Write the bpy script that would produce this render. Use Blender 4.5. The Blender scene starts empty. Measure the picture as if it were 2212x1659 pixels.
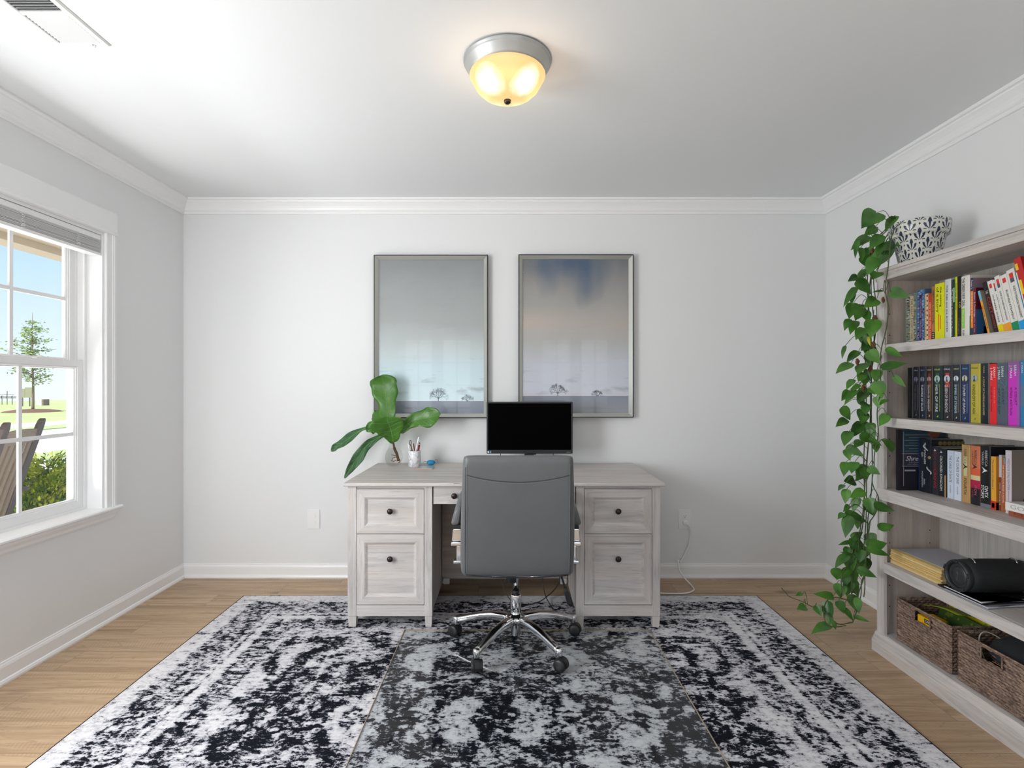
import bpy, math, random
from mathutils import Vector, Matrix, Euler
R = math.radians
random.seed(7)
SC = bpy.context.scene
COL = SC.collection

# ------------------------------------------------------------------ camera
# 19.2 mm equivalent, level, looking straight at the back wall (y = 3.60)
F, CX, CY, H = 1178.0, 1098.0, 836.0, 1.256        # focal length in px (2212 wide), vanishing point, eye height
cam = bpy.data.cameras.new('camera'); cam_o = bpy.data.objects.new('camera', cam); COL.objects.link(cam_o)
cam_o.location = (0, 0, H); cam_o.rotation_euler = (R(90), 0, 0)
cam.sensor_width = 36; cam.lens = 36 * F / 2212
cam.shift_x = (1106 - CX) / 2212; cam.shift_y = (CY - 829.5) / 2212
cam.clip_start = 0.02; cam.clip_end = 500
SC.camera = cam_o
SC.view_settings.view_transform = 'Standard'; SC.view_settings.look = 'None'
SC.view_settings.gamma = 1; SC.view_settings.use_curve_mapping = False
SC.view_settings.exposure = 0.47
SC.cycles.use_denoising = True
SC.cycles.max_bounces = 9; SC.cycles.diffuse_bounces = 6; SC.cycles.glossy_bounces = 5
SC.cycles.transparent_max_bounces = 12; SC.cycles.transmission_bounces = 6
SC.cycles.caustics_reflective = False; SC.cycles.caustics_refractive = False
SC.cycles.sample_clamp_indirect = 4

# ------------------------------------------------------------------ light
XL, XR, YB, YF, ZC = -2.145, 2.096, 3.60, -1.30, 2.485
def lamp(name, kind, loc, aim, energy, color, **kw):
    l = bpy.data.lights.new(name, kind); o = bpy.data.objects.new(name, l); COL.objects.link(o)
    l.energy = energy; l.color = color
    for k, v in kw.items(): setattr(l, k, v)
    o.location = loc
    d = Vector(aim) - Vector(loc)
    o.rotation_euler = d.to_track_quat('-Z', 'Y').to_euler()
    return o
# sunshine outdoors (the porch roof keeps it out of the room)
lamp('sun', 'SUN', (0, 0, 10), (0.35, 0.75, 8.9), 4.2, (1.0, 0.95, 0.86), angle=R(0.6))
# fill lamp added inside the opening of window_added, beyond the left edge of the frame
lamp('added_side_fill', 'AREA', (-2.175, 0.99, 1.34), (-0.4, 2.4, 0.55), 46, (0.96, 0.985, 1.0), shape='RECTANGLE', size=1.0, size_y=1.35)
# sunlit porch floor shining up through the window onto the ceiling
lamp('porch_bounce', 'AREA', (-3.00, 2.25, 0.16), (-1.9, 2.25, 1.3), 36, (1.0, 1.0, 1.0), shape='RECTANGLE', size=1.5, size_y=0.55)
# glazed doors behind the camera
lamp('daylight_doors', 'AREA', (-1.1, YF - 0.12, 1.15), (-0.5, 3.0, 1.2), 26, (0.92, 0.965, 1.0), shape='RECTANGLE', size=1.9, size_y=1.9)
lamp('hall_light', 'AREA', (1.0, YF - 0.12, 1.35), (0.6, 3.0, 1.5), 10, (0.93, 0.97, 1.0), shape='RECTANGLE', size=1.1, size_y=1.9)

w = bpy.data.worlds.new('World'); SC.world = w; w.use_nodes = True
nt = w.node_tree; nt.nodes.clear()
o_ = nt.nodes.new('ShaderNodeOutputWorld'); bg = nt.nodes.new('ShaderNodeBackground')
tc = nt.nodes.new('ShaderNodeTexCoord'); sx = nt.nodes.new('ShaderNodeSeparateXYZ'); cr = nt.nodes.new('ShaderNodeValToRGB')
nt.links.new(tc.outputs['Generated'], sx.inputs[0]); nt.links.new(sx.outputs['Z'], cr.inputs[0])
cr.color_ramp.elements[0].position = 0.0; cr.color_ramp.elements[0].color = (0.80, 0.90, 0.99, 1)
cr.color_ramp.elements[1].position = 0.24; cr.color_ramp.elements[1].color = (0.40, 0.65, 0.96, 1)
nt.links.new(cr.outputs[0], bg.inputs[0]); bg.inputs[1].default_value = 0.86
nt.links.new(bg.outputs[0], o_.inputs[0])

# ------------------------------------------------------------------ helpers
def tag(o, label=None, cat=None, group=None, kind=None):
    if label: o['label'] = label
    if cat: o['category'] = cat
    if group: o['group'] = group
    if kind: o['kind'] = kind
    return o
def at(px, py, d):
    return Vector(((px - CX) * d / F, d, H - (py - CY) * d / F))

class MB:
    def __init__(s): s.v = []; s.f = []; s.sm = []
    def add(s, vs, fs, smooth=False):
        b = len(s.v); s.v += [Vector(p) for p in vs]
        for f in fs: s.f.append([b + i for i in f]); s.sm.append(smooth)
        return s
    def box(s, x0, x1, y0, y1, z0, z1, M=None):
        x0, x1 = sorted((x0, x1)); y0, y1 = sorted((y0, y1)); z0, z1 = sorted((z0, z1))
        vs = [Vector((x, y, z)) for z in (z0, z1) for x, y in ((x0, y0), (x1, y0), (x1, y1), (x0, y1))]
        if M is not None: vs = [M @ v for v in vs]
        return s.add(vs, [(3, 2, 1, 0), (4, 5, 6, 7), (0, 1, 5, 4), (1, 2, 6, 5), (2, 3, 7, 6), (3, 0, 4, 7)])
    def loft(s, rings, cap=True, smooth=True, closed=True):
        n = len(rings[0]); vs = [p for r in rings for p in r]; fs = []
        for i in range(len(rings) - 1):
            for j in range(n if closed else n - 1):
                k = (j + 1) % n
                fs.append((i * n + j, i * n + k, (i + 1) * n + k, (i + 1) * n + j))
        s.add(vs, fs, smooth)
        if cap:
            b = len(s.v) - len(vs)
            s.f.append([b + j for j in reversed(range(n))]); s.sm.append(False)
            s.f.append([b + (len(rings) - 1) * n + j for j in range(n)]); s.sm.append(False)
        return s
    def lathe(s, prof, c, n=32, axis='z', cap=True, smooth=True):
        c = Vector(c); rings = []
        for r, h in prof:
            ring = []
            for k in range(n):
                a = 2 * math.pi * k / n; u, v = r * math.cos(a), r * math.sin(a)
                ring.append(c + (Vector((u, v, h)) if axis == 'z' else Vector((h, u, v)) if axis == 'x' else Vector((v, h, u))))
            rings.append(ring)
        return s.loft(rings, cap, smooth)
    def tube(s, pts, r, n=8, cap=True):
        pts = [Vector(p) for p in pts]; rings = []; up = None
        for i, p in enumerate(pts):
            t = (pts[min(i + 1, len(pts) - 1)] - pts[max(i - 1, 0)])
            if t.length < 1e-9: t = Vector((0, 0, 1))
            t.normalize()
            if up is None:
                up = Vector((0, 0, 1)) if abs(t.z) < 0.9 else Vector((1, 0, 0))
            a = t.cross(up)
            if a.length < 1e-6: a = t.cross(Vector((0.3, 1, 0.2)))
            a.normalize(); b = a.cross(t).normalized(); up = b
            rr = r[i] if isinstance(r, (list, tuple)) else r
            rings.append([p + a * rr * math.cos(2 * math.pi * k / n) + b * rr * math.sin(2 * math.pi * k / n) for k in range(n)])
        return s.loft(rings, cap, True)
    def prism(s, poly, axis, a0, a1, smooth=False):
        def P(u, v, a): return {'x': (a, u, v), 'y': (u, a, v), 'z': (u, v, a)}[axis]
        n = len(poly)
        return s.loft([[Vector(P(u, v, a0)) for u, v in poly], [Vector(P(u, v, a1)) for u, v in poly]], True, smooth)
    def sphere(s, c, rx, ry=None, rz=None, n=16, m=10):
        ry = ry or rx; rz = rz or rx; c = Vector(c); rings = []
        for i in range(m + 1):
            t = math.pi * i / m; q = max(math.sin(t), 1e-3)
            rings.append([c + Vector((rx * q * math.cos(2 * math.pi * k / n), ry * q * math.sin(2 * math.pi * k / n), -rz * math.cos(t))) for k in range(n)])
        return s.loft(rings, True, True)

ORG = {}
def new_empty(name, loc, label=None, cat=None, group=None, rot=(0, 0, 0)):
    o = bpy.data.objects.new(name, None); COL.objects.link(o); o.location = loc; o.rotation_euler = rot
    o.empty_display_size = 0.05
    ORG[o.name] = Vector(loc); return tag(o, label, cat, group)
def ob(name, mb, mat, parent=None, local=False, bevel=0.0, seg=2, subsurf=0, solid=0.0, flip=True):
    if parent is None:
        xs = [v.x for v in mb.v]; ys = [v.y for v in mb.v]; zs = [v.z for v in mb.v]
        org = Vector(((min(xs) + max(xs)) / 2, (min(ys) + max(ys)) / 2, min(zs)))
    else: org = Vector((0, 0, 0)) if local else ORG[parent.name]
    me = bpy.data.meshes.new(name); me.from_pydata([v - org for v in mb.v], [], mb.f)
    me.polygons.foreach_set('use_smooth', mb.sm)
    if flip:
        import bmesh
        b = bmesh.new(); b.from_mesh(me); bmesh.ops.recalc_face_normals(b, faces=b.faces); b.to_mesh(me); b.free()
    me.materials.append(mat)
    o = bpy.data.objects.new(name, me); COL.objects.link(o)
    if parent is None: o.location = org; ORG[o.name] = org
    else: o.parent = parent; ORG[o.name] = ORG[parent.name] if not local else Vector((0, 0, 0))
    if solid:
        m = o.modifiers.new('solid', 'SOLIDIFY'); m.thickness = solid; m.offset = 0
    if bevel:
        m = o.modifiers.new('bevel', 'BEVEL'); m.width = bevel; m.segments = seg; m.limit_method = 'ANGLE'; m.angle_limit = R(40)
    if subsurf:
        m = o.modifiers.new('sub', 'SUBSURF'); m.levels = subsurf; m.render_levels = subsurf
    return o
def struct(name, mb, mat, **k):
    o = ob(name, mb, mat, **k); o['kind'] = 'structure'; return o
def rrect(w, t, r, n=5):
    """rounded rectangle, centred, as (u, v) points"""
    pts = []
    for cx, cy, a0 in ((w/2-r, t/2-r, 0), (-w/2+r, t/2-r, 90), (-w/2+r, -t/2+r, 180), (w/2-r, -t/2+r, 270)):
        for k in range(n + 1):
            a = R(a0 + 90 * k / n); pts.append((cx + r * math.cos(a), cy + r * math.sin(a)))
    return pts
def catmull(pts, k=6):
    pts = [Vector(p) for p in pts]; P = [pts[0]] + pts + [pts[-1]]; out = []
    for i in range(1, len(P) - 2):
        for j in range(k):
            t = j / k; a, b, c, d = P[i-1], P[i], P[i+1], P[i+2]
            out.append(0.5 * ((2*b) + (c-a)*t + (2*a-5*b+4*c-d)*t*t + (3*b-a-3*c+d)*t**3))
    out.append(pts[-1]); return out

# ------------------------------------------------------------------ materials
class NT:
    def __init__(s, name):
        s.m = bpy.data.materials.new(name); s.m.use_nodes = True; s.t = s.m.node_tree
        s.b = s.t.nodes['Principled BSDF']; s.out = s.t.nodes['Material Output']
        s.tc = s.t.nodes.new('ShaderNodeTexCoord')
    def link(s, sock, v):
        if hasattr(v, 'is_output'): s.t.links.new(v, sock)
        elif isinstance(v, (tuple, list)):
            sock.default_value = (*v, 1) if len(v) == 3 and len(sock.default_value) == 4 else v
        else: sock.default_value = v
    def math(s, op, a, b=0.0, c=0.0, clamp=False):
        n = s.t.nodes.new('ShaderNodeMath'); n.operation = op; n.use_clamp = clamp
        s.link(n.inputs[0], a); s.link(n.inputs[1], b); s.link(n.inputs[2], c); return n.outputs[0]
    def map(s, scale=(1, 1, 1), loc=(0, 0, 0), rot=(0, 0, 0), vec=None):
        n = s.t.nodes.new('ShaderNodeMapping'); s.link(n.inputs[0], vec if vec is not None else s.tc.outputs['Object'])
        n.inputs['Scale'].default_value = scale; n.inputs['Location'].default_value = loc; n.inputs['Rotation'].default_value = rot
        return n.outputs[0]
    def noise(s, vec=None, scale=5, detail=3, rough=0.5, dist=0.0):
        n = s.t.nodes.new('ShaderNodeTexNoise'); s.link(n.inputs['Vector'], vec if vec is not None else s.tc.outputs['Object'])
        n.inputs['Scale'].default_value = scale; n.inputs['Detail'].default_value = detail
        n.inputs['Roughness'].default_value = rough; n.inputs['Distortion'].default_value = dist; return n.outputs[0]
    def voro(s, vec=None, scale=5, feat='F1', out='Distance', rand=1.0):
        n = s.t.nodes.new('ShaderNodeTexVoronoi'); n.feature = feat
        s.link(n.inputs['Vector'], vec if vec is not None else s.tc.outputs['Object'])
        n.inputs['Scale'].default_value = scale; n.inputs['Randomness'].default_value = rand; return n.outputs[out]
    def ramp(s, fac, stops, mode='LINEAR'):
        n = s.t.nodes.new('ShaderNodeValToRGB'); n.color_ramp.interpolation = mode; e = n.color_ramp.elements
        while len(e) < len(stops): e.new(0.5)
        for el, (p, c) in zip(e, stops):
            el.position = p; el.color = (*c, 1) if isinstance(c, (tuple, list)) else (c, c, c, 1)
        s.link(n.inputs[0], fac); return n.outputs[0]
    def mix(s, fac, a, b, mode='MIX'):
        n = s.t.nodes.new('ShaderNodeMix'); n.data_type = 'RGBA'; n.blend_type = mode
        s.link(n.inputs[0], fac); s.link(n.inputs[6], a); s.link(n.inputs[7], b); return n.outputs[2]
    def sep(s, vec=None):
        n = s.t.nodes.new('ShaderNodeSeparateXYZ'); s.link(n.inputs[0], vec if vec is not None else s.tc.outputs['Object'])
        return n.outputs[0], n.outputs[1], n.outputs[2]
    def comb(s, x, y, z):
        n = s.t.nodes.new('ShaderNodeCombineXYZ'); s.link(n.inputs[0], x); s.link(n.inputs[1], y); s.link(n.inputs[2], z); return n.outputs[0]
    def bump(s, h, strength=0.2, dist=0.01):
        n = s.t.nodes.new('ShaderNodeBump'); n.inputs['Strength'].default_value = strength; n.inputs['Distance'].default_value = dist
        s.link(n.inputs['Height'], h); s.t.links.new(n.outputs[0], s.b.inputs['Normal'])
    def set(s, **k):
        for a, v in k.items(): s.link(s.b.inputs[a.replace('_', ' ')], v)
        return s
def plain(name, col, rough=0.5, metal=0.0, bump=None, var=0.0, spec=None, coat=0.0):
    n = NT(name); n.set(Roughness=rough, Metallic=metal)
    if spec is not None: n.b.inputs['Specular IOR Level'].default_value = spec
    if coat: n.b.inputs['Coat Weight'].default_value = coat; n.b.inputs['Coat Roughness'].default_value = 0.1
    c = tuple(col)
    f = n.noise(scale=bump[0] if bump else 12, detail=3)
    n.set(Base_Color=n.mix(f, tuple(x * (1 - var) for x in c), tuple(min(1, x * (1 + var)) for x in c)))
    if bump: n.bump(f, bump[1], bump[2] if len(bump) > 2 else 0.004)
    return n.m
def srgb(r, g, b):
    return tuple(((c / 255) / 12.92 if c / 255 < 0.04045 else ((c / 255 + 0.055) / 1.055) ** 2.4) for c in (r, g, b))
_c = {}
def paint(col, rough=0.5, key='print_ink', var=0.04):
    """a printed or painted colour given in 0..255"""
    k = (col, rough)
    if k not in _c: _c[k] = plain(key, srgb(*col), rough, var=var)
    return _c[k]
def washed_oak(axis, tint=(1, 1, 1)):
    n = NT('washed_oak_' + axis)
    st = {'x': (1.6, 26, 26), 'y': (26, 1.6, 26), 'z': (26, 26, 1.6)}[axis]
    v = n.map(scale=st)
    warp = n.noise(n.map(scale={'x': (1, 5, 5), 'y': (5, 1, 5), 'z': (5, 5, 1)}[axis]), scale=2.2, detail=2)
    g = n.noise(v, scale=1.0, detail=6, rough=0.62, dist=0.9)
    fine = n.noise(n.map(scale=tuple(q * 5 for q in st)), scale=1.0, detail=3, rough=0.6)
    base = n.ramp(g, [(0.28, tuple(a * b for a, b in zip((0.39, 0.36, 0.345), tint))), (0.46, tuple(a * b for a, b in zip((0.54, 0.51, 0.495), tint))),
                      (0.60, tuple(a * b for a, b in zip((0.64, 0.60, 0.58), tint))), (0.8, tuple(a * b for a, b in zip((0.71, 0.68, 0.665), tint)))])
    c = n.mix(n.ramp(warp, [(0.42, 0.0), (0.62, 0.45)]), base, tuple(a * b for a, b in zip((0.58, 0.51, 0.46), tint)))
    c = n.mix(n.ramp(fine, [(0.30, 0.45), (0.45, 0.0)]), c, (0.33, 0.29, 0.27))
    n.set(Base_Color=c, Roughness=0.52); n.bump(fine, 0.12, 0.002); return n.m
OAK = {a: washed_oak(a) for a in 'xyz'}
def thin_glass(name, tint=(1, 1, 1), ior=1.45, extra=0.0):
    n = NT(name); t = n.t
    tr = t.nodes.new('ShaderNodeBsdfTransparent'); tr.inputs[0].default_value = (*tint, 1)
    gl = t.nodes.new('ShaderNodeBsdfGlossy'); gl.inputs['Roughness'].default_value = 0.0
    fr = t.nodes.new('ShaderNodeFresnel'); fr.inputs[0].default_value = ior
    mx = t.nodes.new('ShaderNodeMixShader')
    ge = t.nodes.new('ShaderNodeNewGeometry')      # one reflection per pane, from its outer face
    f = n.math('MULTIPLY', n.math('ADD', fr.outputs[0], extra, clamp=True), n.math('SUBTRACT', 1.0, ge.outputs['Backfacing']))
    t.links.new(f, mx.inputs[0]); t.links.new(tr.outputs[0], mx.inputs[1]); t.links.new(gl.outputs[0], mx.inputs[2])
    t.links.new(mx.outputs[0], n.out.inputs[0]); return n.m
WHITE = plain('white_trim_paint', (0.86, 0.86, 0.865), 0.32)
WHITE_P = plain('white_plastic', (0.84, 0.84, 0.83), 0.35)
BLACK_P = plain('black_plastic', (0.012, 0.012, 0.014), 0.42, bump=(300, 0.1, 0.001))
CHROME = plain('polished_chrome', (0.82, 0.82, 0.83), 0.07, 1.0)
BRONZE = plain('dark_bronze', (0.055, 0.042, 0.038), 0.28, 0.85)
GLASSM = thin_glass('window_glass')
PAGES = NT('paper_page_edges'); _g = PAGES.noise(PAGES.map(scale=(3, 400, 3)), scale=1, detail=2)
PAGES.set(Base_Color=PAGES.ramp(_g, [(0.3, (0.55, 0.50, 0.42)), (0.6, (0.78, 0.74, 0.66))]), Roughness=0.85); PAGES = PAGES.m

# ------------------------------------------------------------------ lettering
TEXTS = []
BAS = {  # text x axis, text y axis
    'down': (Vector((0, 0, -1)), Vector((0, -1, 0))),      # spine facing -x, read top to bottom
    'across': (Vector((0, -1, 0)), Vector((0, 0, 1))),     # facing -x, level
    'front': (Vector((1, 0, 0)), Vector((0, 0, 1))),       # facing -y, level
}
def text(s, parent, loc, basis, height, length, mat, name='lettering', depth=0.0002, align='CENTER', shear=0.0):
    c = bpy.data.curves.new(name, 'FONT'); c.body = s; c.align_x = align; c.align_y = 'CENTER'; c.extrude = depth
    c.size = height * 1.42; c.resolution_u = 2; c.shear = shear
    c.materials.append(mat)
    o = bpy.data.objects.new(name, c); COL.objects.link(o); o.parent = parent
    X, Y = BAS[basis]; Z = X.cross(Y)
    M = Matrix((X, Y, Z)).transposed().to_4x4(); M.translation = Vector(loc)
    o.matrix_local = M
    TEXTS.append((o, length)); return o
def fit_texts():
    """fit each line to its length and turn it into a plain mesh part"""
    bpy.context.view_layer.update()
    for o, L in TEXTS:
        w_ = o.dimensions.x
        o['k'] = (L / w_) if L and w_ > 1e-6 else 1.0
    dg = bpy.context.evaluated_depsgraph_get()
    for o, L in TEXTS:
        me = bpy.data.meshes.new_from_object(o.evaluated_get(dg)); k = o['k']
        me.transform(Matrix.Diagonal((k, 1, 1, 1)))
        nm, par, ml, c = o.name, o.parent, o.matrix_local.copy(), o.data
        bpy.data.objects.remove(o); bpy.data.curves.remove(c)
        m = bpy.data.objects.new(nm, me); COL.objects.link(m); m.parent = par; m.matrix_local = ml
# ================================================================== the room
WALL = NT('wall_paint'); _f = WALL.noise(scale=260, detail=2)
WALL.set(Base_Color=(0.79, 0.795, 0.80), Roughness=0.55); WALL.bump(_f, 0.05, 0.002); WALL = WALL.m
CEIL = NT('ceiling_paint'); _f = CEIL.noise(scale=200, detail=2)
CEIL.set(Base_Color=(0.77, 0.785, 0.79), Roughness=0.8); CEIL.bump(_f, 0.08, 0.002); CEIL = CEIL.m

# oak plank floor: boards run left to right, 0.18 m wide
fl = NT('oak_plank_floor')
x, y, z = fl.sep()
row = fl.math('FLOOR', fl.math('DIVIDE', y, 0.18))
wn = fl.t.nodes.new('ShaderNodeTexWhiteNoise'); wn.noise_dimensions = '1D'; fl.link(wn.inputs['W'], row)
xo = fl.math('ADD', x, fl.math('MULTIPLY', wn.outputs[0], 1.3))
seg = fl.math('FLOOR', fl.math('DIVIDE', xo, 1.22))
wn2 = fl.t.nodes.new('ShaderNodeTexWhiteNoise'); wn2.noise_dimensions = '2D'; fl.link(wn2.inputs['Vector'], fl.comb(row, seg, 0.0))
rnd = wn2.outputs[0]
vx = fl.comb(fl.math('ADD', x, fl.math('MULTIPLY', rnd, 37.0)), fl.math('ADD', y, fl.math('MULTIPLY', rnd, 11.0)), 0.0)
grain = fl.noise(fl.map(scale=(1.1, 20, 1), vec=vx), scale=1, detail=7, rough=0.6, dist=1.1)
rings = fl.noise(fl.map(scale=(0.8, 7, 1), vec=vx), scale=1.3, detail=2, rough=0.5, dist=0.5)
ringl = fl.math('ABSOLUTE', fl.math('SINE', fl.math('MULTIPLY', rings, 60.0)))
fine = fl.noise(fl.map(scale=(14, 190, 1), vec=vx), scale=1, detail=3)
knot = fl.voro(fl.map(scale=(1.1, 3.0, 1), vec=vx), scale=1.3)
saw = fl.math('SINE', fl.math('MULTIPLY', fl.math('ADD', x, fl.math('MULTIPLY', y, 0.35)), 420.0))
sawm = fl.ramp(fl.noise(fl.map(scale=(1.6, 9, 1), vec=vx), scale=1.2, detail=1), [(0.52, 0.0), (0.62, 1.0)])
c = fl.ramp(grain, [(0.25, (0.26, 0.165, 0.095)), (0.45, (0.42, 0.285, 0.170)), (0.60, (0.52, 0.365, 0.225)), (0.8, (0.58, 0.42, 0.27))])
c = fl.mix(fl.math('MULTIPLY', rnd, 0.35), c, (0.42, 0.30, 0.20))
c = fl.mix(fl.ramp(ringl, [(0.0, 0.50), (0.22, 0.0)]), c, (0.27, 0.175, 0.10))
c = fl.mix(fl.ramp(knot, [(0.05, 0.8), (0.13, 0.0)]), c, (0.17, 0.10, 0.055))
c = fl.mix(fl.ramp(fine, [(0.30, 0.5), (0.45, 0.0)]), c, (0.27, 0.175, 0.10))
sw = fl.math('MULTIPLY', fl.math('GREATER_THAN', saw, 0.55), fl.math('MULTIPLY', sawm, 0.30))
c = fl.mix(sw, c, (0.25, 0.16, 0.09))
gy = fl.math('ABSOLUTE', fl.math('SUBTRACT', fl.math('FRACT', fl.math('DIVIDE', y, 0.18)), 0.5))
gx = fl.math('ABSOLUTE', fl.math('SUBTRACT', fl.math('FRACT', fl.math('DIVIDE', xo, 1.22)), 0.5))
gap = fl.math('MAXIMUM', fl.math('GREATER_THAN', gy, 0.493), fl.math('GREATER_THAN', gx, 0.4990))
c = fl.mix(fl.math('MULTIPLY', gap, 0.55), c, (0.10, 0.06, 0.035))
fl.set(Base_Color=c, Roughness=fl.ramp(grain, [(0.3, 0.5), (0.7, 0.38)])); fl.bump(fl.math('SUBTRACT', grain, gap), 0.15, 0.003)
struct('floor', MB().box(XL - 0.15, XR + 0.12, YF - 0.12, YB + 0.12, -0.10, 0), fl.m)
struct('ceiling', MB().box(XL - 0.15, XR + 0.12, YF - 0.12, YB + 0.12, ZC, ZC + 0.12), CEIL)
struct('wall_back', MB().box(XL - 0.15, XR + 0.12, YB, YB + 0.12, 0, ZC), WALL)
struct('wall_right', MB().box(XR, XR + 0.12, YF, YB, 0, ZC), WALL)
# left wall with two window openings (the second is added for its light, outside the frame, towards the camera)
W1, W2, WZ0, WZ1 = (1.82, 2.893), (0.45, 1.523), 0.60, 2.07
b = MB()
for y0, y1, z0, z1 in ((YF, W2[0], 0, ZC), (W2[1], W1[0], 0, ZC), (W1[1], YB, 0, ZC), (W2[0], W2[1], 0, WZ0), (W2[0], W2[1], WZ1, ZC), (W1[0], W1[1], 0, WZ0), (W1[0], W1[1], WZ1, ZC)):
    b.box(XL - 0.20, XL, y0, y1, z0, z1)
struct('wall_left', b, WALL)
# front wall behind the camera with a pair of openings for glazed doors
b = MB(); DO = ((-1.70, -0.50), (0.45, 1.65))
for x0, x1, z0, z1 in ((XL, DO[0][0], 0, ZC), (DO[0][1], DO[1][0], 0, ZC), (DO[1][1], XR, 0, ZC), (*DO[0], 2.08, ZC), (*DO[1], 2.08, ZC)):
    b.box(x0, x1, YF - 0.10, YF, z0, z1)
struct('wall_front', b, WALL)
for k, (x0, x1) in enumerate(DO):
    b = MB(); xm = (x0 + x1) / 2
    for a0, a1 in ((x0, xm), (xm, x1)):
        b.box(a0, a0 + 0.09, YF - 0.06, YF - 0.02, 0.01, 2.08); b.box(a1 - 0.09, a1, YF - 0.06, YF - 0.02, 0.01, 2.08)
        b.box(a0, a1, YF - 0.06, YF - 0.02, 0.01, 0.22); b.box(a0, a1, YF - 0.06, YF - 0.02, 1.99, 2.08)
        b.box((a0 + a1) / 2 - 0.012, (a0 + a1) / 2 + 0.012, YF - 0.055, YF - 0.025, 0.2, 2.0)
        for q in range(1, 5): b.box(a0, a1, YF - 0.055, YF - 0.025, 0.22 + 0.354 * q - 0.012, 0.22 + 0.354 * q + 0.012)
    dr = struct('door_%d' % (k + 1), b, WHITE)
    g = ob('door_glass', MB().box(x0 + 0.08, x1 - 0.08, YF - 0.042, YF - 0.038, 0.2, 2.0), GLASSM, dr)

# crown moulding and baseboards
CR = [(0, -.092), (.011, -.092), (.013, -.088), (.013, -.076), (.020, -.072), (.024, -.066), (.027, -.058), (.034, -.045), (.046, -.031), (.056, -.022), (.058, -.016), (.070, -.013), (.072, -.009), (.072, 0), (0, 0)]
BB = [(0, 0), (.022, 0), (.022, .008), (.018, .018), (.013, .021), (.012, .070), (.009, .080), (.006, .084), (.005, .090), (0, .092)]
def run(prof, side, z0, lo=None, hi=None):
    b = MB(); r0 = []; r1 = []
    for p, h in prof:
        if side == 'back': r0.append((XL + p, YB - p, z0 + h)); r1.append((XR - p, YB - p, z0 + h))
        if side == 'left': r0.append((XL + p, YF + p, z0 + h)); r1.append((XL + p, YB - p, z0 + h))
        if side == 'right': r0.append((XR - p, YF + p, z0 + h)); r1.append((XR - p, YB - p, z0 + h))
    return b.loft([[Vector(q) for q in r0], [Vector(q) for q in r1]], True, False)
for i, s in enumerate(('back', 'left', 'right')):
    struct('trim_%d' % (i + 1), run(CR, s, ZC), WHITE)
    struct('baseboard_' + s, run(BB, s, 0), WHITE)

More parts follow.
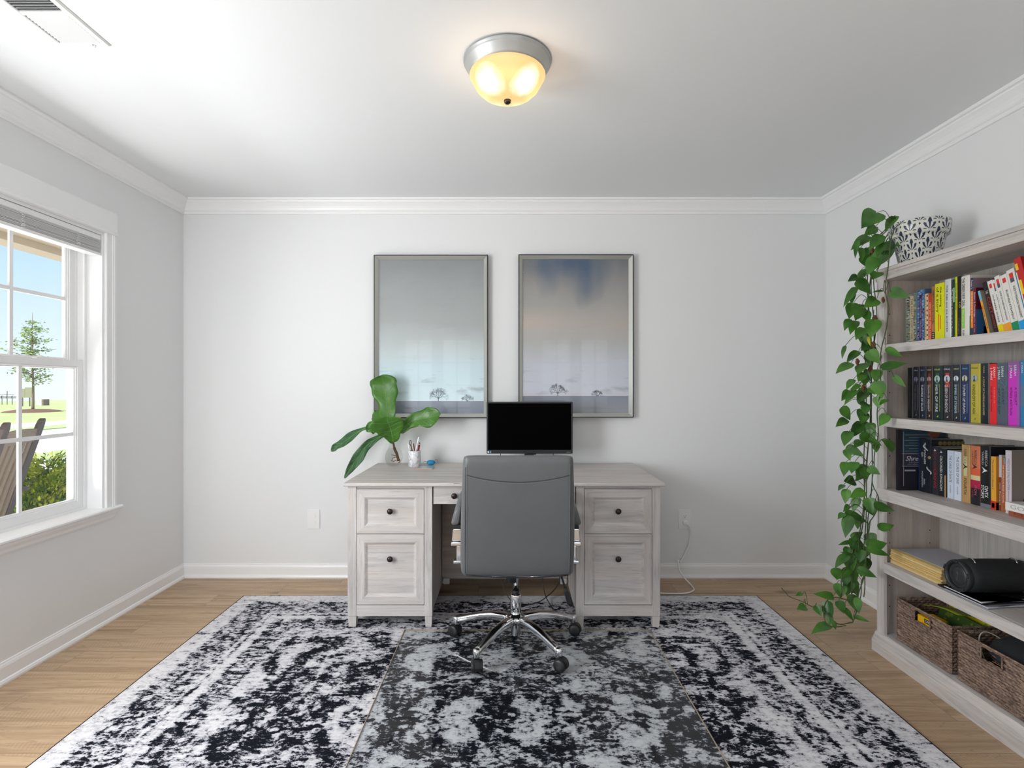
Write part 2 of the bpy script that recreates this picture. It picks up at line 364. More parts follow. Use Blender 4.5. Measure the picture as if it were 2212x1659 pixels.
# ------------------------------------------------------------------ window_1 (double hung, three by two grilles) and an added copy out of frame, for light
def rect_loop(prof, y0, y1, z0, z1):
    """closed frame: prof lists (x, side inset, bottom inset, top inset) around the section"""
    b = MB(); rg_ = [[Vector((x, a, c_)) for a, c_ in ((y0 + s_, z0 + lo), (y1 - s_, z0 + lo), (y1 - s_, z1 - hi), (y0 + s_, z1 - hi))] for x, s_, lo, hi in prof]
    rg_.append([v.copy() for v in rg_[0]]); b.loft(rg_, False, False)
    return b
def window(name, y0, y1, detail=True):
    T = 0.004
    xo, xi = XL - 0.19, XL - 0.0005
    q = .012
    root = struct(name, rect_loop([(xo, -.001, -.001, -.001), (xi, -.001, -.001, -.001), (xi, q, q, q), (XL - .080, q, q, q), (XL - .080, q + .018, q + .016, q + .010), (XL - .0865, q + .018, q + .016, q + .010),
        (XL - .0865, q + .007, q + .008, q), (XL - .1255, q + .007, q + .008, q), (XL - .1255, q + .018, q + .016, q + .010), (XL - .166, q + .018, q + .016, q + .010), (XL - .166, q, q, q), (xo, q, q, q)], y0, y1, WZ0, WZ1), WHITE)
    def sash(nm, xc, z0, z1):
        a0, a1 = y0 + 0.029, y1 - 0.029; X0, X1 = xc - .018, xc + .018
        pr = [(X0, 0, 0, 0), (X1, 0, 0, 0), (X1, .036, .038, .028), (X1 - .004, .037, .039, .029), (X1 - .004, .044, .046, .036), (X1 - .010, .046, .048, .038), (X1 - .010, .052, .053, .042),
              (xc + .002, .054, .055, .044), (xc - .008, .054, .055, .044), (X0 + .004, .046, .046, .036), (X0, .044, .044, .034)]
        o = ob(nm, rect_loop(pr, a0, a1, z0, z1), WHITE, root)
        g0, g1, h0, h1 = a0 + .054, a1 - .054, z0 + 0.055, z1 - 0.044
        gb = MB()
        for k in (1, 2): ym = g0 + (g1 - g0) * k / 3; gb.box(xc - 0.004, xc + 0.006, ym - 0.009, ym + 0.009, h0 - .002, h1 + .002)
        zm = (h0 + h1) / 2; gb.box(xc - 0.0045, xc + 0.0068, g0 - .002, g1 + .002, zm - 0.009, zm + 0.009)
        ob('grille', gb, WHITE, o)
        ob('pane', MB().box(xc - T / 2 - .006, xc + T / 2 - .006, g0 - .003, g1 + .003, h0 - .003, h1 + .003), GLASSM, o)
    sash('lower_sash', XL - 0.105, 0.624, 1.392); sash('upper_sash', XL - 0.146, 1.352, 2.058)
    lk = MB().box(XL - 0.124, XL - 0.096, (y0 + y1) / 2 + 0.24, (y0 + y1) / 2 + 0.30, 1.3915, 1.400); lk.lathe([(0.012, 0), (0.012, 0.008), (0.004, 0.012)], (XL - 0.11, (y0 + y1) / 2 + 0.27, 1.398), 12)
    ob('sash_lock', lk, WHITE_P, root)
    # casing with stepped face, head casing, stool and apron
    cp = [(0, .003), (.011, .003), (.013, .006), (.013, .011), (.011, .013), (.0115, .044), (.014, .046), (.014, .052), (.017, .055), (.017, .069), (.015, .071), (0, .071)]
    for nm, f_ in (('casing', lambda v: y1 + v), ('casing', lambda v: y0 - v)):
        ob(nm, MB().prism([(XL + x, f_(v)) for x, v in cp], 'z', 0.6135, 2.0745), WHITE, root)
    hp = [(0, 2.0745), (.022, 2.0745), (.025, 2.078), (.025, 2.086), (.021, 2.090), (.019, 2.094), (.019, 2.190), (.017, 2.196), (0, 2.196)]
    ob('head_casing', MB().prism([(XL + x, z) for x, z in hp], 'y', y0 - .073, y1 + .073), WHITE, root)
    stl = MB().prism([(XL - 0.08, 0.594), (XL + 0.030, 0.594), (XL + 0.037, 0.600), (XL + 0.037, 0.608), (XL + 0.030, 0.614), (XL - 0.08, 0.614)], 'y', y0 - .095, y1 + .095)
    ob('window_sill', stl, WHITE, root)
    ap = MB().prism([(XL, 0.545), (XL + .006, 0.545), (XL + .010, 0.553), (XL + .012, 0.565), (XL + .020, 0.580), (XL + .022, 0.594), (XL, 0.594)], 'y', y0 - .07, y1 + .07)
    ob('apron', ap, WHITE, root)
    return root
window('window_1', *W1); window('window_added', *W2)

# raised blind stacked at the top of window_1
bl = new_empty('window_blind', (XL - 0.02, sum(W1) / 2, 1.93), 'white slatted window blind pulled up at the top of the window', 'window blind')
ob('headrail', MB().box(XL - 0.05, XL - 0.005, W1[0] + .016, W1[1] - .016, 2.030, 2.056), WHITE_P, bl, bevel=0.002)
s_ = MB(); random.seed(3)
SLM = plain('blind_slat', (0.88, 0.88, 0.88), 0.4)
for k in range(16):
    z0 = 1.966 + k * 0.0040; dx = random.uniform(-.003, .003)
    s_.loft([[Vector((XL - 0.055 + dx + u, yy, z0 + 0.0015 * math.cos((u - .025) * 60) + t)) for u, t in ((0, 0), (.0125, .0004), (.025, .0005), (.0375, .0004), (.05, 0), (.05, .0016), (.0375, .002), (.025, .0021), (.0125, .002), (0, .0016))] for yy in (W1[0] + .02, W1[1] - .02 + random.uniform(-.004, .004))], True, False)
ob('slats', s_, SLM, bl)
ob('bottom_rail', MB().box(XL - 0.056, XL - 0.002, W1[0] + .018, W1[1] - .014, 1.948, 1.963), WHITE_P, bl, bevel=0.003)
for yy in (2.72, 2.41, 2.10):
    cd = MB(); pts = []
    for k in range(26):
        t = k / 25; pts.append((XL + 0.000 + 0.004 * math.sin(k * 1.9), yy + 0.010 * math.sin(k * 2.3) + 0.004 * math.cos(k), 2.03 - 0.075 * t))
    cd.tube(catmull(pts, 3), 0.0009, 5)
    pts = [(XL + 0.001 + 0.003 * math.sin(k * 1.3), yy + 0.012 * math.sin(k * 1.7 + 1), 2.03 - 0.072 * k / 20) for k in range(21)]
    cd.tube(catmull(pts, 3), 0.0009, 5)
    ob('ladder_cord', cd, WHITE_P, bl)

# ------------------------------------------------------------------ ceiling vent
VX0, VX1, VY0, VY1 = -1.615, -1.428, 1.560, 1.960
vt = new_empty('ceiling_vent', ((VX0 + VX1) / 2, (VY0 + VY1) / 2, ZC - 0.02), 'white metal air register with louvres on the ceiling above the window side', 'vent')
fw = 0.022; ym = 1.785
def vring(y0_, y1_, nm):
    rg_ = [[Vector((a, c_, z)) for a, c_ in ((VX0 + i_, y0_ + i_), (VX1 - i_, y0_ + i_), (VX1 - i_, y1_ - i_), (VX0 + i_, y1_ - i_))] for i_, z in ((0, ZC - .0002), (0, ZC - .003), (.004, ZC - .0075), (.019, ZC - .0085), (.022, ZC - .006), (.022, ZC - .0002))]
    rg_.append([v.copy() for v in rg_[0]]); return ob(nm, MB().loft(rg_, False, False), WHITE_P, vt)
vring(VY0, VY1, 'frame')
ob('divider', MB().box(VX0 + fw - .001, VX1 - fw + .001, ym - .008, ym + .008, ZC - .0072, ZC - .001), WHITE_P, vt)
ob('duct', MB().box(VX0 + fw - .0005, VX1 - fw + .0005, VY0 + fw - .0005, VY1 - fw + .0005, ZC - .0016, ZC - .0006), paint((54, 54, 56), .6), vt)
LVM = plain('vent_louvre', (.56, .56, .56), .45)
for nm, a, c_, n, tilt, hw_ in (('louvres', ym + .008, VY1 - fw, 11, -30, .0056), ('dark_louvres', VY0 + fw, ym - .008, 16, 62, .0034)):
    lv = MB()
    for k in range(n):
        M = Matrix.Translation((0, a + (c_ - a) * (k + .5) / n, ZC - 0.0052)) @ Matrix.Rotation(R(tilt), 4, 'X')
        lv.box(VX0 + fw + .004, VX1 - fw - .001, -hw_, hw_, -0.0004, 0.0004, M)
    ob(nm, lv, LVM, vt)
b = MB().lathe([(0.004, 0), (0.004, -0.003), (0.001, -.005)], (VX1 - .05, VY1 - .011, ZC - .008), 10); b.box(VX1 - .056, VX1 - .052, VY1 - .02, VY1 - .004, ZC - .013, ZC - .008)
ob('lever', b, WHITE_P, vt)

# ------------------------------------------------------------------ ceiling lamp
LC = Vector((-0.003, 2.055, 0))
lp = new_empty('ceiling_lamp', (LC.x, LC.y, ZC - .15), 'round flush ceiling lamp with a glowing amber glass bowl', 'ceiling lamp')
NICK = plain('brushed_nickel', (0.45, 0.46, 0.455), 0.42, 0.6)
for k in range(10):                                 # light leaving the bowl all round
    a_ = 2 * math.pi * k / 10; lamp('ceiling_lamp_light', 'POINT', (LC.x + .145 * math.cos(a_), LC.y + .145 * math.sin(a_), ZC - .150), (0, 0, 0), 0.12, (1.0, 0.76, 0.55), shadow_soft_size=0.002)
ob('pan', MB().lathe([(0.02, ZC), (0.158, ZC), (0.164, ZC - .004), (0.165, ZC - .010), (0.160, ZC - .013), (0.161, ZC - .018), (0.157, ZC - .022), (0.146, ZC - .045), (0.136, ZC - .058), (0.128, ZC - .058)], LC, 64, cap=False), NICK, lp)
gm = NT('lit_alabaster_glass'); gm.b.inputs['Roughness'].default_value = 0.65
vo = gm.tc.outputs['Object']
def near_bulb(dx):
    n = gm.t.nodes.new('ShaderNodeVectorMath'); n.operation = 'DISTANCE'; gm.link(n.inputs[0], vo); n.inputs[1].default_value = (dx, -0.055, 0.055); return n.outputs['Value']
d1, d2 = near_bulb(-0.055), near_bulb(0.055)
hot = gm.math('MINIMUM', d1, d2)
swirl = gm.noise(gm.map(scale=(9, 9, 16)), scale=1, detail=2, dist=1.2)
hh = gm.math('ADD', hot, gm.math('MULTIPLY', gm.math('SUBTRACT', swirl, 0.5), 0.03))
ecol = gm.ramp(hh, [(0.036, (1.0, 0.95, 0.84)), (0.066, (1.0, 0.66, 0.26)), (0.12, (1.0, 0.76, 0.38))])
estr = gm.ramp(hh, [(0.030, 1.0), (0.050, 0.50), (0.066, 0.36), (0.15, 0.36)])
gm.set(Base_Color=(0.22, 0.14, 0.06), Emission_Color=ecol, Emission_Strength=gm.math('MULTIPLY', estr, 1.75))
ob('glass_bowl', MB().lathe([(0.140, ZC - .052), (0.143, ZC - .058), (0.139, ZC - .066), (0.134, ZC - .070), (0.130, ZC - .082), (0.118, ZC - .103), (0.098, ZC - .122), (0.070, ZC - .137), (0.038, ZC - .146), (0.006, ZC - .149)], LC, 64, cap=False), gm.m, lp)
ob('finial', MB().lathe([(0.002, ZC - .163), (0.008, ZC - .162), (0.013, ZC - .157), (0.014, ZC - .150), (0.010, ZC - .146)], LC, 24), BRONZE, lp)

# ------------------------------------------------------------------ outlets
def outlet(px, label, plugged):
    cx = (px - CX) * YB / F; cz = H - (1121.5 - CY) * YB / F
    r_ = new_empty('wall_outlet', (cx, YB, cz - .063), label, 'power outlet')
    pl = MB().prism([(cx + u, cz + v) for u, v in rrect(.084, .127, .004)], 'y', YB - .0065, YB - .0001)
    ob('cover_plate', pl, WHITE_P, r_, bevel=0.002)
    for s in (1, -1):
        zc = cz + s * 0.0205
        so = MB().prism([(cx + u * (1 if abs(v) < .011 else .96), zc + v) for u, v in rrect(.032, .028, .011)], 'y', YB - .0095, YB - .006)
        so_ = ob('socket', so, WHITE_P, r_)
        sl = MB()
        if plugged and s > 0:
            sl.box(cx - .0075, cx - .0055, YB - .0099, YB - .009, zc + .001, zc + .009); sl.box(cx + .0055, cx + .0075, YB - .0099, YB - .009, zc + .001, zc + .008)
            sl.lathe([(.0025, -.0009), (.0025, 0)], (cx, YB - .009, zc - .006), 10, 'y')
            ob('slots', sl, paint((40, 40, 40)), so_)
    return cx, cz
outlet(677.5, 'white double power outlet with covered sockets, low on the back wall left of the desk', False)
ocx, ocz = outlet(1478.5, 'white double power outlet with a white plug in it, right of the desk', True)
# white cord
cw = new_empty('power_cord', (ocx, YB - .03, 0), 'white power cord hanging from the right outlet and curving behind the desk', 'cord')
ob('plug', MB().lathe([(.014, -.035), (.017, -.032), (.017, -.02), (.015, -.010)], (ocx, YB, ocz - .0205), 20, 'y'), WHITE_P, cw)
p = [(ocx, YB - .033, ocz - .0205), (ocx + .014, YB - .042, ocz - .030), (ocx + .027, YB - .035, ocz - .055), (ocx + .030, YB - .025, ocz - .10), (ocx + .022, YB - .025, ocz - .16), (ocx - .005, YB - .028, ocz - .22),
     (ocx - .035, YB - .032, ocz - .27), (ocx - .055, YB - .05, .125), (ocx - .060, YB - .08, .08), (ocx - .040, YB - .11, .04), (ocx - .010, YB - .16, .006), (ocx - .02, YB - .24, .005), (ocx - .08, YB - .29, .005), (ocx - .16, YB - .30, .0055), (ocx - .25, YB - .29, .0055), (ocx - .34, YB - .24, .0055)]
ob('cable', MB().tube(catmull(p, 6), .0048, 8), WHITE_P, cw)
# ================================================================== rug and glass mat
rg = NT('distressed_rug_pile')
x, y, z = rg.sep()
RW, RD = 1.535, 1.2175
ax, ay = rg.math('ABSOLUTE', x), rg.math('ABSOLUTE', y)
e = rg.math('MINIMUM', rg.math('SUBTRACT', RW, ax), rg.math('SUBTRACT', RD, ay))
jit = rg.math('MULTIPLY', rg.math('SUBTRACT', rg.noise(scale=26, detail=2), 0.5), 0.03)
e2 = rg.math('ADD', e, jit)
band = rg.ramp(e2, [(0.0, 0.66), (0.085, 0.66), (0.115, 0.42), (0.25, 0.44), (0.265, 0.62), (0.285, 0.40), (0.30, 0.64), (0.325, 0.62), (0.345, 0.36), (0.44, 0.44), (0.47, 0.60), (0.56, 0.58)])
# mirrored floral field
mv = rg.comb(rg.math('MULTIPLY', ax, 1.0), rg.math('MULTIPLY', ay, 1.0), 0.0)
mv2 = rg.comb(rg.math('ADD', x, 3.3), rg.math('ADD', y, 1.7), 0.0)
lead = rg.noise(mv, scale=3.1, detail=2, rough=0.5, dist=0.5)           # large dark leaves and cartouches
leadd = rg.ramp(lead, [(0.36, 0.0), (0.43, 1.0), (0.50, 1.0), (0.55, 0.15), (0.62, 0.0), (0.66, 0.8)])
fl1 = rg.voro(mv, scale=13, rand=1.0)
ring1 = rg.ramp(fl1, [(0.0, 0.0), (0.08, 0.0), (0.11, 1.0), (0.2, 0.9), (0.24, 0.0), (0.34, 0.0), (0.38, 0.7), (0.42, 0.0)])
fl2 = rg.voro(mv2, scale=17, rand=1.0)
ring2 = rg.ramp(fl2, [(0.0, 0.0), (0.12, 0.0), (0.16, 1.0), (0.28, 0.8), (0.34, 0.0)])
med = rg.noise(mv2, scale=2.6, detail=3, rough=0.55)
fine = rg.noise(rg.map(scale=(34, 60, 1)), scale=1, detail=5, rough=0.75)
fine2 = rg.noise(rg.map(scale=(120, 200, 1)), scale=1, detail=2, rough=0.7)
midn = rg.noise(rg.map(scale=(17, 26, 1)), scale=1, detail=4, rough=0.6)
inner = rg.ramp(e, [(0.44, 0.0), (0.50, 1.0)])
v = rg.math('SUBTRACT', band, rg.math('MULTIPLY', rg.math('MULTIPLY', leadd, inner), 0.24))
v = rg.math('ADD', v, rg.math('MULTIPLY', ring1, 0.15))
v = rg.math('ADD', v, rg.math('MULTIPLY', rg.math('MULTIPLY', ring2, rg.ramp(v, [(0.3, 1.0), (0.5, 0.3)])), 0.20))
v = rg.math('ADD', v, rg.math('MULTIPLY', rg.math('SUBTRACT', med, 0.5), 0.36))
v = rg.math('ADD', v, rg.math('MULTIPLY', rg.math('SUBTRACT', midn, 0.5), 0.95))
v = rg.math('ADD', v, rg.math('MULTIPLY', rg.math('SUBTRACT', fine, 0.5), 1.35))
v = rg.math('ADD', v, rg.math('MULTIPLY', rg.math('SUBTRACT', fine2, 0.5), 0.35))
c = rg.ramp(v, [(0.35, (0.006, 0.007, 0.012)), (0.42, (0.035, 0.038, 0.052)), (0.46, (0.34, 0.335, 0.38)), (0.54, (0.52, 0.51, 0.55)), (0.75, (0.70, 0.69, 0.71))])
c = rg.mix(rg.math('LESS_THAN', e, 0.007), c, (0.02, 0.016, 0.014))
rg.set(Base_Color=c, Roughness=0.95); rg.b.inputs['Specular IOR Level'].default_value = 0.1
rg.bump(rg.math('ADD', fine, rg.math('MULTIPLY', fine2, 0.6)), 0.45, 0.004)
tag(ob('area_rug', MB().box(-1.583, 1.487, 0.83, 3.265, 0.0005, 0.0095), rg.m, bevel=0.003), 'large distressed black and white oriental rug under the desk', 'rug')
gmat = NT('glass_mat'); t_ = gmat.t
tr = t_.nodes.new('ShaderNodeBsdfTransparent'); tr.inputs[0].default_value = (0.965, 0.98, 0.978, 1)
gl = t_.nodes.new('ShaderNodeBsdfGlossy'); gl.inputs['Roughness'].default_value = 0.01
fr = t_.nodes.new('ShaderNodeFresnel'); fr.inputs[0].default_value = 1.42; mx = t_.nodes.new('ShaderNodeMixShader')
ge = t_.nodes.new('ShaderNodeNewGeometry'); t_.links.new(gmat.math('MULTIPLY', fr.outputs[0], gmat.math('SUBTRACT', 1.0, ge.outputs['Backfacing'])), mx.inputs[0]); t_.links.new(tr.outputs[0], mx.inputs[1]); t_.links.new(gl.outputs[0], mx.inputs[2]); t_.links.new(mx.outputs[0], gmat.out.inputs[0])
MX0, MX1, MY0, MY1, MZ = -0.530, 0.722, 1.28, 2.79, 0.0150
cm_ = tag(ob('chair_mat', MB().box(MX0, MX1, MY0, MY1, 0.0098, MZ), gmat.m), 'clear glass chair mat lying on the rug under the swivel chair', 'chair mat')

eb = MB()
for q_ in ((MX0 - .0022, MX0, MY0 - .0022, MY1 + .0022), (MX1, MX1 + .0022, MY0 - .0022, MY1 + .0022), (MX0, MX1, MY0 - .0022, MY0), (MX0, MX1, MY1, MY1 + .0022)): eb.box(*q_, .0098, .0148)
ob('edge_strip', eb, paint((168, 150, 128), .3), cm_)
# ================================================================== desk
DX0, DX1, DY0, DY1 = -0.849, 0.807, 2.800, 3.550
dk = new_empty('desk', (-0.02, 3.17, 0), 'grey washed oak desk with two drawer pedestals against the back wall', 'desk')
ob('desktop', MB().prism([(DY0 + .004, .744), (DY1, .744), (DY1, .762), (DY0 + .003, .762), (DY0, .758), (DY0, .749)], 'x', DX0, DX1), OAK['x'], dk, bevel=0.0015)
FY = 2.830
def knob(x, z, y, par):
    ob('knob', MB().lathe([(.006, 0), (.006, -.010), (.0085, -.014), (.0145, -.018), (.0155, -.022), (.0135, -.026), (.006, -.0285), (.001, -.029)], (x, y, z), 20, 'y'), BRONZE, par)
def panel_drawer(x0, x1, z0, z1, kz, par):
    rings = []
    for ins, yy in ((0, FY + .020), (0, FY + .003), (.002, FY + .001), (.041, FY + .001), (.045, FY + .003), (.053, FY + .009), (.056, FY + .0105)):
        rings.append([Vector((a, yy, c_)) for a, c_ in ((x0 + ins, z0 + ins), (x1 - ins, z0 + ins), (x1 - ins, z1 - ins), (x0 + ins, z1 - ins))])
    d_ = ob('drawer', MB().loft(rings, True, False), OAK['x'], par)
    # upright stiles with vertical grain
    for a, s in ((x0, 1), (x1, -1)):
        st = MB().prism([(a + s * .0025, z0 + .004), (a + s * .0405, z0 + .0425), (a + s * .0405, z1 - .0425), (a + s * .0025, z1 - .004)], 'y', FY + .0002, FY + .0012)
        ob('stile', st, OAK['z'], d_)
    knob((x0 + x1) / 2 - .001, kz, FY + .0105, d_)
for nm, px0, px1, ia, ib, a, c_ in (('left', -.834, -.395, -.788, -.435, -.7865, -.4365), ('right', .352, .789, .394, .747, .3955, .7455)):
    b = MB()
    for u0, u1 in ((px0, ia), (ib, px1)):
        b.box(u0, u1, FY, FY + .045, .0665, .744); b.box(u0, u1, DY1 - .065, DY1 - .02, .0665, .744)
    for u in (px0 + .006, px1 - .022): b.box(u, u + .016, FY + .04, DY1 - .06, .0665, .744)
    b.box(px0 + .02, px1 - .02, DY1 - .045, DY1 - .035, .0665, .744)
    pd = ob('pedestal', b, OAK['z'], dk, bevel=0.0015)
    rl = MB(); rl.box(ia, ib, FY + .004, FY + .024, .728, .744); rl.box(ia, ib, FY + .002, FY + .03, .0665, .122); rl.box(ia, ib, FY + .028, FY + .04, .12, .73)
    ob('rail', rl, OAK['x'], pd)
    for u0, u1 in ((px0, ia), (ib, px1)):
        for yy in (FY, DY1 - .065):
            lg = MB(); zb = .0100 if yy < 3 else 0.0
            def sq(i, zz): return [Vector((u0 + i, yy + i, zz)), Vector((u1 - i, yy + i, zz)), Vector((u1 - i, yy + .045 - i, zz)), Vector((u0 + i, yy + .045 - i, zz))]
            lg.loft([sq(.0045, zb), sq(.0018, .060), sq(.0018, .063), sq(.0045, .0645), sq(.0045, .0665)], True, False)
            ob('leg', lg, OAK['z'], dk)
    panel_drawer(a, c_, .4935, .7255, .612, dk); panel_drawer(a, c_, .1255, .4905, .365, dk)
b = MB().box(-.389, .348, FY + .004, FY + .022, .647, .742)
cd_ = ob('drawer', b, OAK['x'], dk, bevel=0.0015)
knob(-.279, .693, FY + .004, cd_); knob(.240, .693, FY + .004, cd_)
ob('drawer_box', MB().box(-.38, .34, FY + .03, 3.25, .655, .735), OAK['x'], cd_)
b = MB().box(-.395, .352, 3.262, 3.278, .117, .744)
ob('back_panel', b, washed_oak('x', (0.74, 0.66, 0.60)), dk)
ob('bracket', MB().box(-.385, -.350, 3.240, 3.262, .085, .117), OAK['x'], dk); ob('bracket', MB().box(.310, .345, 3.240, 3.262, .085, .117), OAK['x'], dk)
# split veneer flake at the front edge of the desktop
ob('veneer_crack', MB().tube([(-.282, 2.7998, .7597), (-.265, 2.7996, .7605), (-.245, 2.7995, .7585), (-.215, 2.7996, .7590), (-.195, 2.7998, .7605)], .0009, 5), paint((120, 85, 75)), dk)

# black cables under the desk
for lab, pts in (('thin black cable drooping under the middle of the desk', [(-.06, 3.20, .50), (-.045, 3.19, .25), (-.035, 3.17, .13), (-.01, 3.14, .06), (.05, 3.10, .0155), (.14, 3.12, .0155), (.22, 3.18, .03), (.30, 3.24, .10), (.32, 3.255, .30)]),
                 ('thin black cable looping on the rug beside the right pedestal', [(.20, 3.24, .20), (.21, 3.20, .06), (.24, 3.10, .0155), (.27, 3.00, .0155), (.31, 2.95, .0155), (.325, 2.99, .0155)])):
    tag(ob('cable', MB().tube(catmull(pts, 6), .0028, 6), BLACK_P), lab, 'cable')

# ================================================================== office chair
CHX, CHY, CZ0 = 0.036, 2.630, MZ + 0.0005
LEA = NT('grey_leatherette'); _v = LEA.voro(scale=420, feat='SMOOTH_F1'); _n = LEA.noise(scale=8, detail=3)
LEA.set(Base_Color=LEA.mix(_n, (0.118, 0.122, 0.125), (0.145, 0.149, 0.152)), Roughness=0.42); LEA.bump(_v, 0.18, 0.0015); LEA = LEA.m
ch = new_empty('office_chair', (CHX, CHY, CZ0), 'grey leatherette swivel office chair with chrome star base facing the desk', 'office chair')
def back_y(z):
    t = (z - .42) / .55; return 2.445 - .155 * t + .035 * t * (1 - t) * -1
# backrest: upright padded slab leaning towards the camera, rolling under at the foot
rings = []; prof = [(.408, .455, .030), (.413, .478, .052), (.424, .496, .068), (.445, .503, .074), (.52, .502, .074), (.60, .498, .073), (.70, .490, .072), (.80, .480, .070), (.88, .471, .068), (.93, .466, .064), (.953, .462, .056), (.964, .455, .040), (.9685, .440, .020)]
for z, w_, t in prof:
    cx = CHX + .003 + .003 * (z - .42) / .55; yy = back_y(z)
    if z < .44: yy += (.44 - z) * .4
    rings.append([Vector((cx + u, yy + v, z)) for u, v in rrect(w_, t, min(.030, t * .48, w_ * .4), 6)])
# camber the bottom edge so the middle hangs lowest
for r_ in rings[:4]:
    for q in r_: q.z -= .010 * (1 - ((q.x - CHX) / .25) ** 2)
for r_ in rings[-4:]:
    for q in r_: q.z += .003 * (1 - ((q.x - CHX) / .23) ** 2)
bk = ob('backrest', MB().loft(rings, True, True), LEA, ch, subsurf=1)
def bface(x_, z): return back_y(z) - (.0365 if z < .8 else .0365 - (z - .8) * .035) - .0008
SEAM = paint((62, 64, 66), 0.6); THR = paint((150, 152, 154), 0.6)
sb = MB(); pts = []
for k in range(25):
    u = -1 + 2 * k / 24; xx = CHX + .005 + u * .215; zz = .888 - .030 * (1 - u * u); pts.append((xx, bface(xx, zz), zz))
sb.tube(pts, .0015, 6)
for s in (-1, 1):
    pts = [(CHX + .005 + s * (.219 + .012 * (1 - k / 16)), bface(0, .435 + k * .0325) + .002, .435 + k * .0325) for k in range(16)]
    sb.tube(pts, .0012, 6)
ob('seam', sb, SEAM, bk)
stt = MB()
for k in range(60):
    u = -1 + 2 * (k + .5) / 60; xx = CHX + .005 + u * .210; zz = .882 - .030 * (1 - u * u)
    stt.box(xx - .0022, xx + .0022, bface(xx, zz) - .0008, bface(xx, zz) + .001, zz - .0006, zz + .0006)
for s in (-1, 1):
    for k in range(90):
        zz = .445 + k * .0055; xx = CHX + .005 + s * (.214 + .012 * (1 - (zz - .435) / .52))
        stt.box(xx - .0006, xx + .0006, bface(0, zz) - .0006, bface(0, zz) + .001, zz - .0018, zz + .0018)
ob('stitching', stt, THR, bk)
# underside panel of the back with a dark welt
b = MB(); pts = []
for k in range(17):
    u = -1 + 2 * k / 16; pts.append((CHX + .003 + u * .225, back_y(.43) - .030 + .004 * u * u, .4225 - .010 * (1 - u * u)))
ob('welt', b.tube(pts, .0022, 6), BLACK_P, bk)
# seat
rings = []
for z, w_, t in ((.405, .42, .42), (.410, .47, .46), (.430, .495, .485), (.460, .50, .49), (.485, .485, .475), (.495, .45, .44)):
    rings.append([Vector((CHX + u, 2.665 + v, z + .012 * math.cos(v * 5))) for u, v in rrect(w_, t, .06, 6)])
ob('seat', MB().loft(rings, True, True), LEA, ch, subsurf=1)
ob('seat_pan', MB().prism([(CHX + u, 2.665 + v) for u, v in rrect(.40, .38, .04)], 'z', .398, .412), BLACK_P, ch)
# armrests
for s in (-1, 1):
    X_ = CHX + s * .268
    am = new_empty('armrest', (0, 0, 0)); am.parent = ch; am.location = Vector((X_, 2.55, .5)) - Vector((CHX, CHY, CZ0)); ORG[am.name] = Vector((X_, 2.55, .5))
    rings = []
    for yy, z0, z1, w_ in ((2.46, .640, .690, .022), (2.468, .628, .712, .034), (2.50, .624, .724, .040), (2.62, .632, .734, .042), (2.75, .640, .738, .042), (2.80, .650, .735, .036), (2.812, .665, .725, .022)):
        rings.append([Vector((X_ + u * (1 - .35 * (v / (z1 - z0))) - s * .22 * (v), yy, (z0 + z1) / 2 + v)) for u, v in rrect(w_, z1 - z0, w_ * .42, 5)])
    ob('arm_pad', MB().loft(rings, True, True), LEA, am, subsurf=1)
    b = MB().prism([(X_ - .017, .612), (X_ + .017, .612), (X_ + .015, .630), (X_ - .015, .630)], 'y', 2.475, 2.79)
    ob('arm_clamp', b, BLACK_P, am)
    b = MB()
    b.prism([(X_ - .022 - .003, .555), (X_ + .024, .555), (X_ + .020, .604), (X_ + .016, .612), (X_ - .016, .612), (X_ - .021, .604)], 'y', 2.478, 2.510)
    b.prism([(X_ - .022, .555), (X_ + .022, .555), (X_ + .018, .612), (X_ - .018, .612)], 'y', 2.755, 2.785)
    b.box(X_ - .028, X_ + .026, 2.470, 2.79, .535, .552)
    b.box(X_ - .010 - s * .006, X_ + .012 - s * .006, 2.480, 2.520, .465, .536)
    b.box(min(X_ + s * .018, CHX + s * .19), max(X_ + s * .018, CHX + s * .19), 2.478, 2.525, .452, .466)
    ob('arm_bracket', b, CHROME, am, bevel=0.004, seg=3)
# tilt mechanism, lever, gas lift
b = MB().box(CHX - .09, CHX + .09, 2.54, 2.74, .372, .398); b.lathe([(.022, .325), (.025, .330), (.025, .374)], (CHX - .022, 2.60, 0), 20)
ob('tilt_mechanism', b, BLACK_P, ch, bevel=0.004)
b = MB().tube(catmull([(CHX + .08, 2.61, .388), (CHX + .17, 2.58, .392), (CHX + .205, 2.575, .380), (CHX + .225, 2.575, .33), (CHX + .235, 2.575, .30)], 5), .005, 8)
lv = ob('lever', b, BLACK_P, ch)
ob('lever_paddle', MB().loft([[Vector((CHX + a + u, 2.575 + v, z)) for u, v in rrect(w_, .012, .005)] for a, z, w_ in ((.232, .312, .012), (.238, .29, .020), (.248, .26, .028), (.256, .235, .028), (.260, .222, .016))], True, True), BLACK_P, lv)
for q_ in (((CHX - .16, 2.47, .402), (CHX - .05, 2.465, .396)), ((CHX + .05, 2.468, .396), (CHX + .16, 2.47, .404))): ob('seat_rod', MB().tube(q_, .006, 8), CHROME, ch)
ob('gas_lift', MB().lathe([(.014, .255), (.014, .374), (.0165, .378)], (CHX, CHY, 0), 24), CHROME, ch)
ob('lift_collar', MB().lathe([(.0165, .262), (.0175, .268), (.0175, .275), (.0165, .278)], (CHX, CHY, 0), 24), BLACK_P, ch)
ob('column_sleeve', MB().lathe([(.023, .165), (.026, .167), (.026, .255), (.024, .260), (.015, .262)], (CHX, CHY, 0), 32), CHROME, ch)
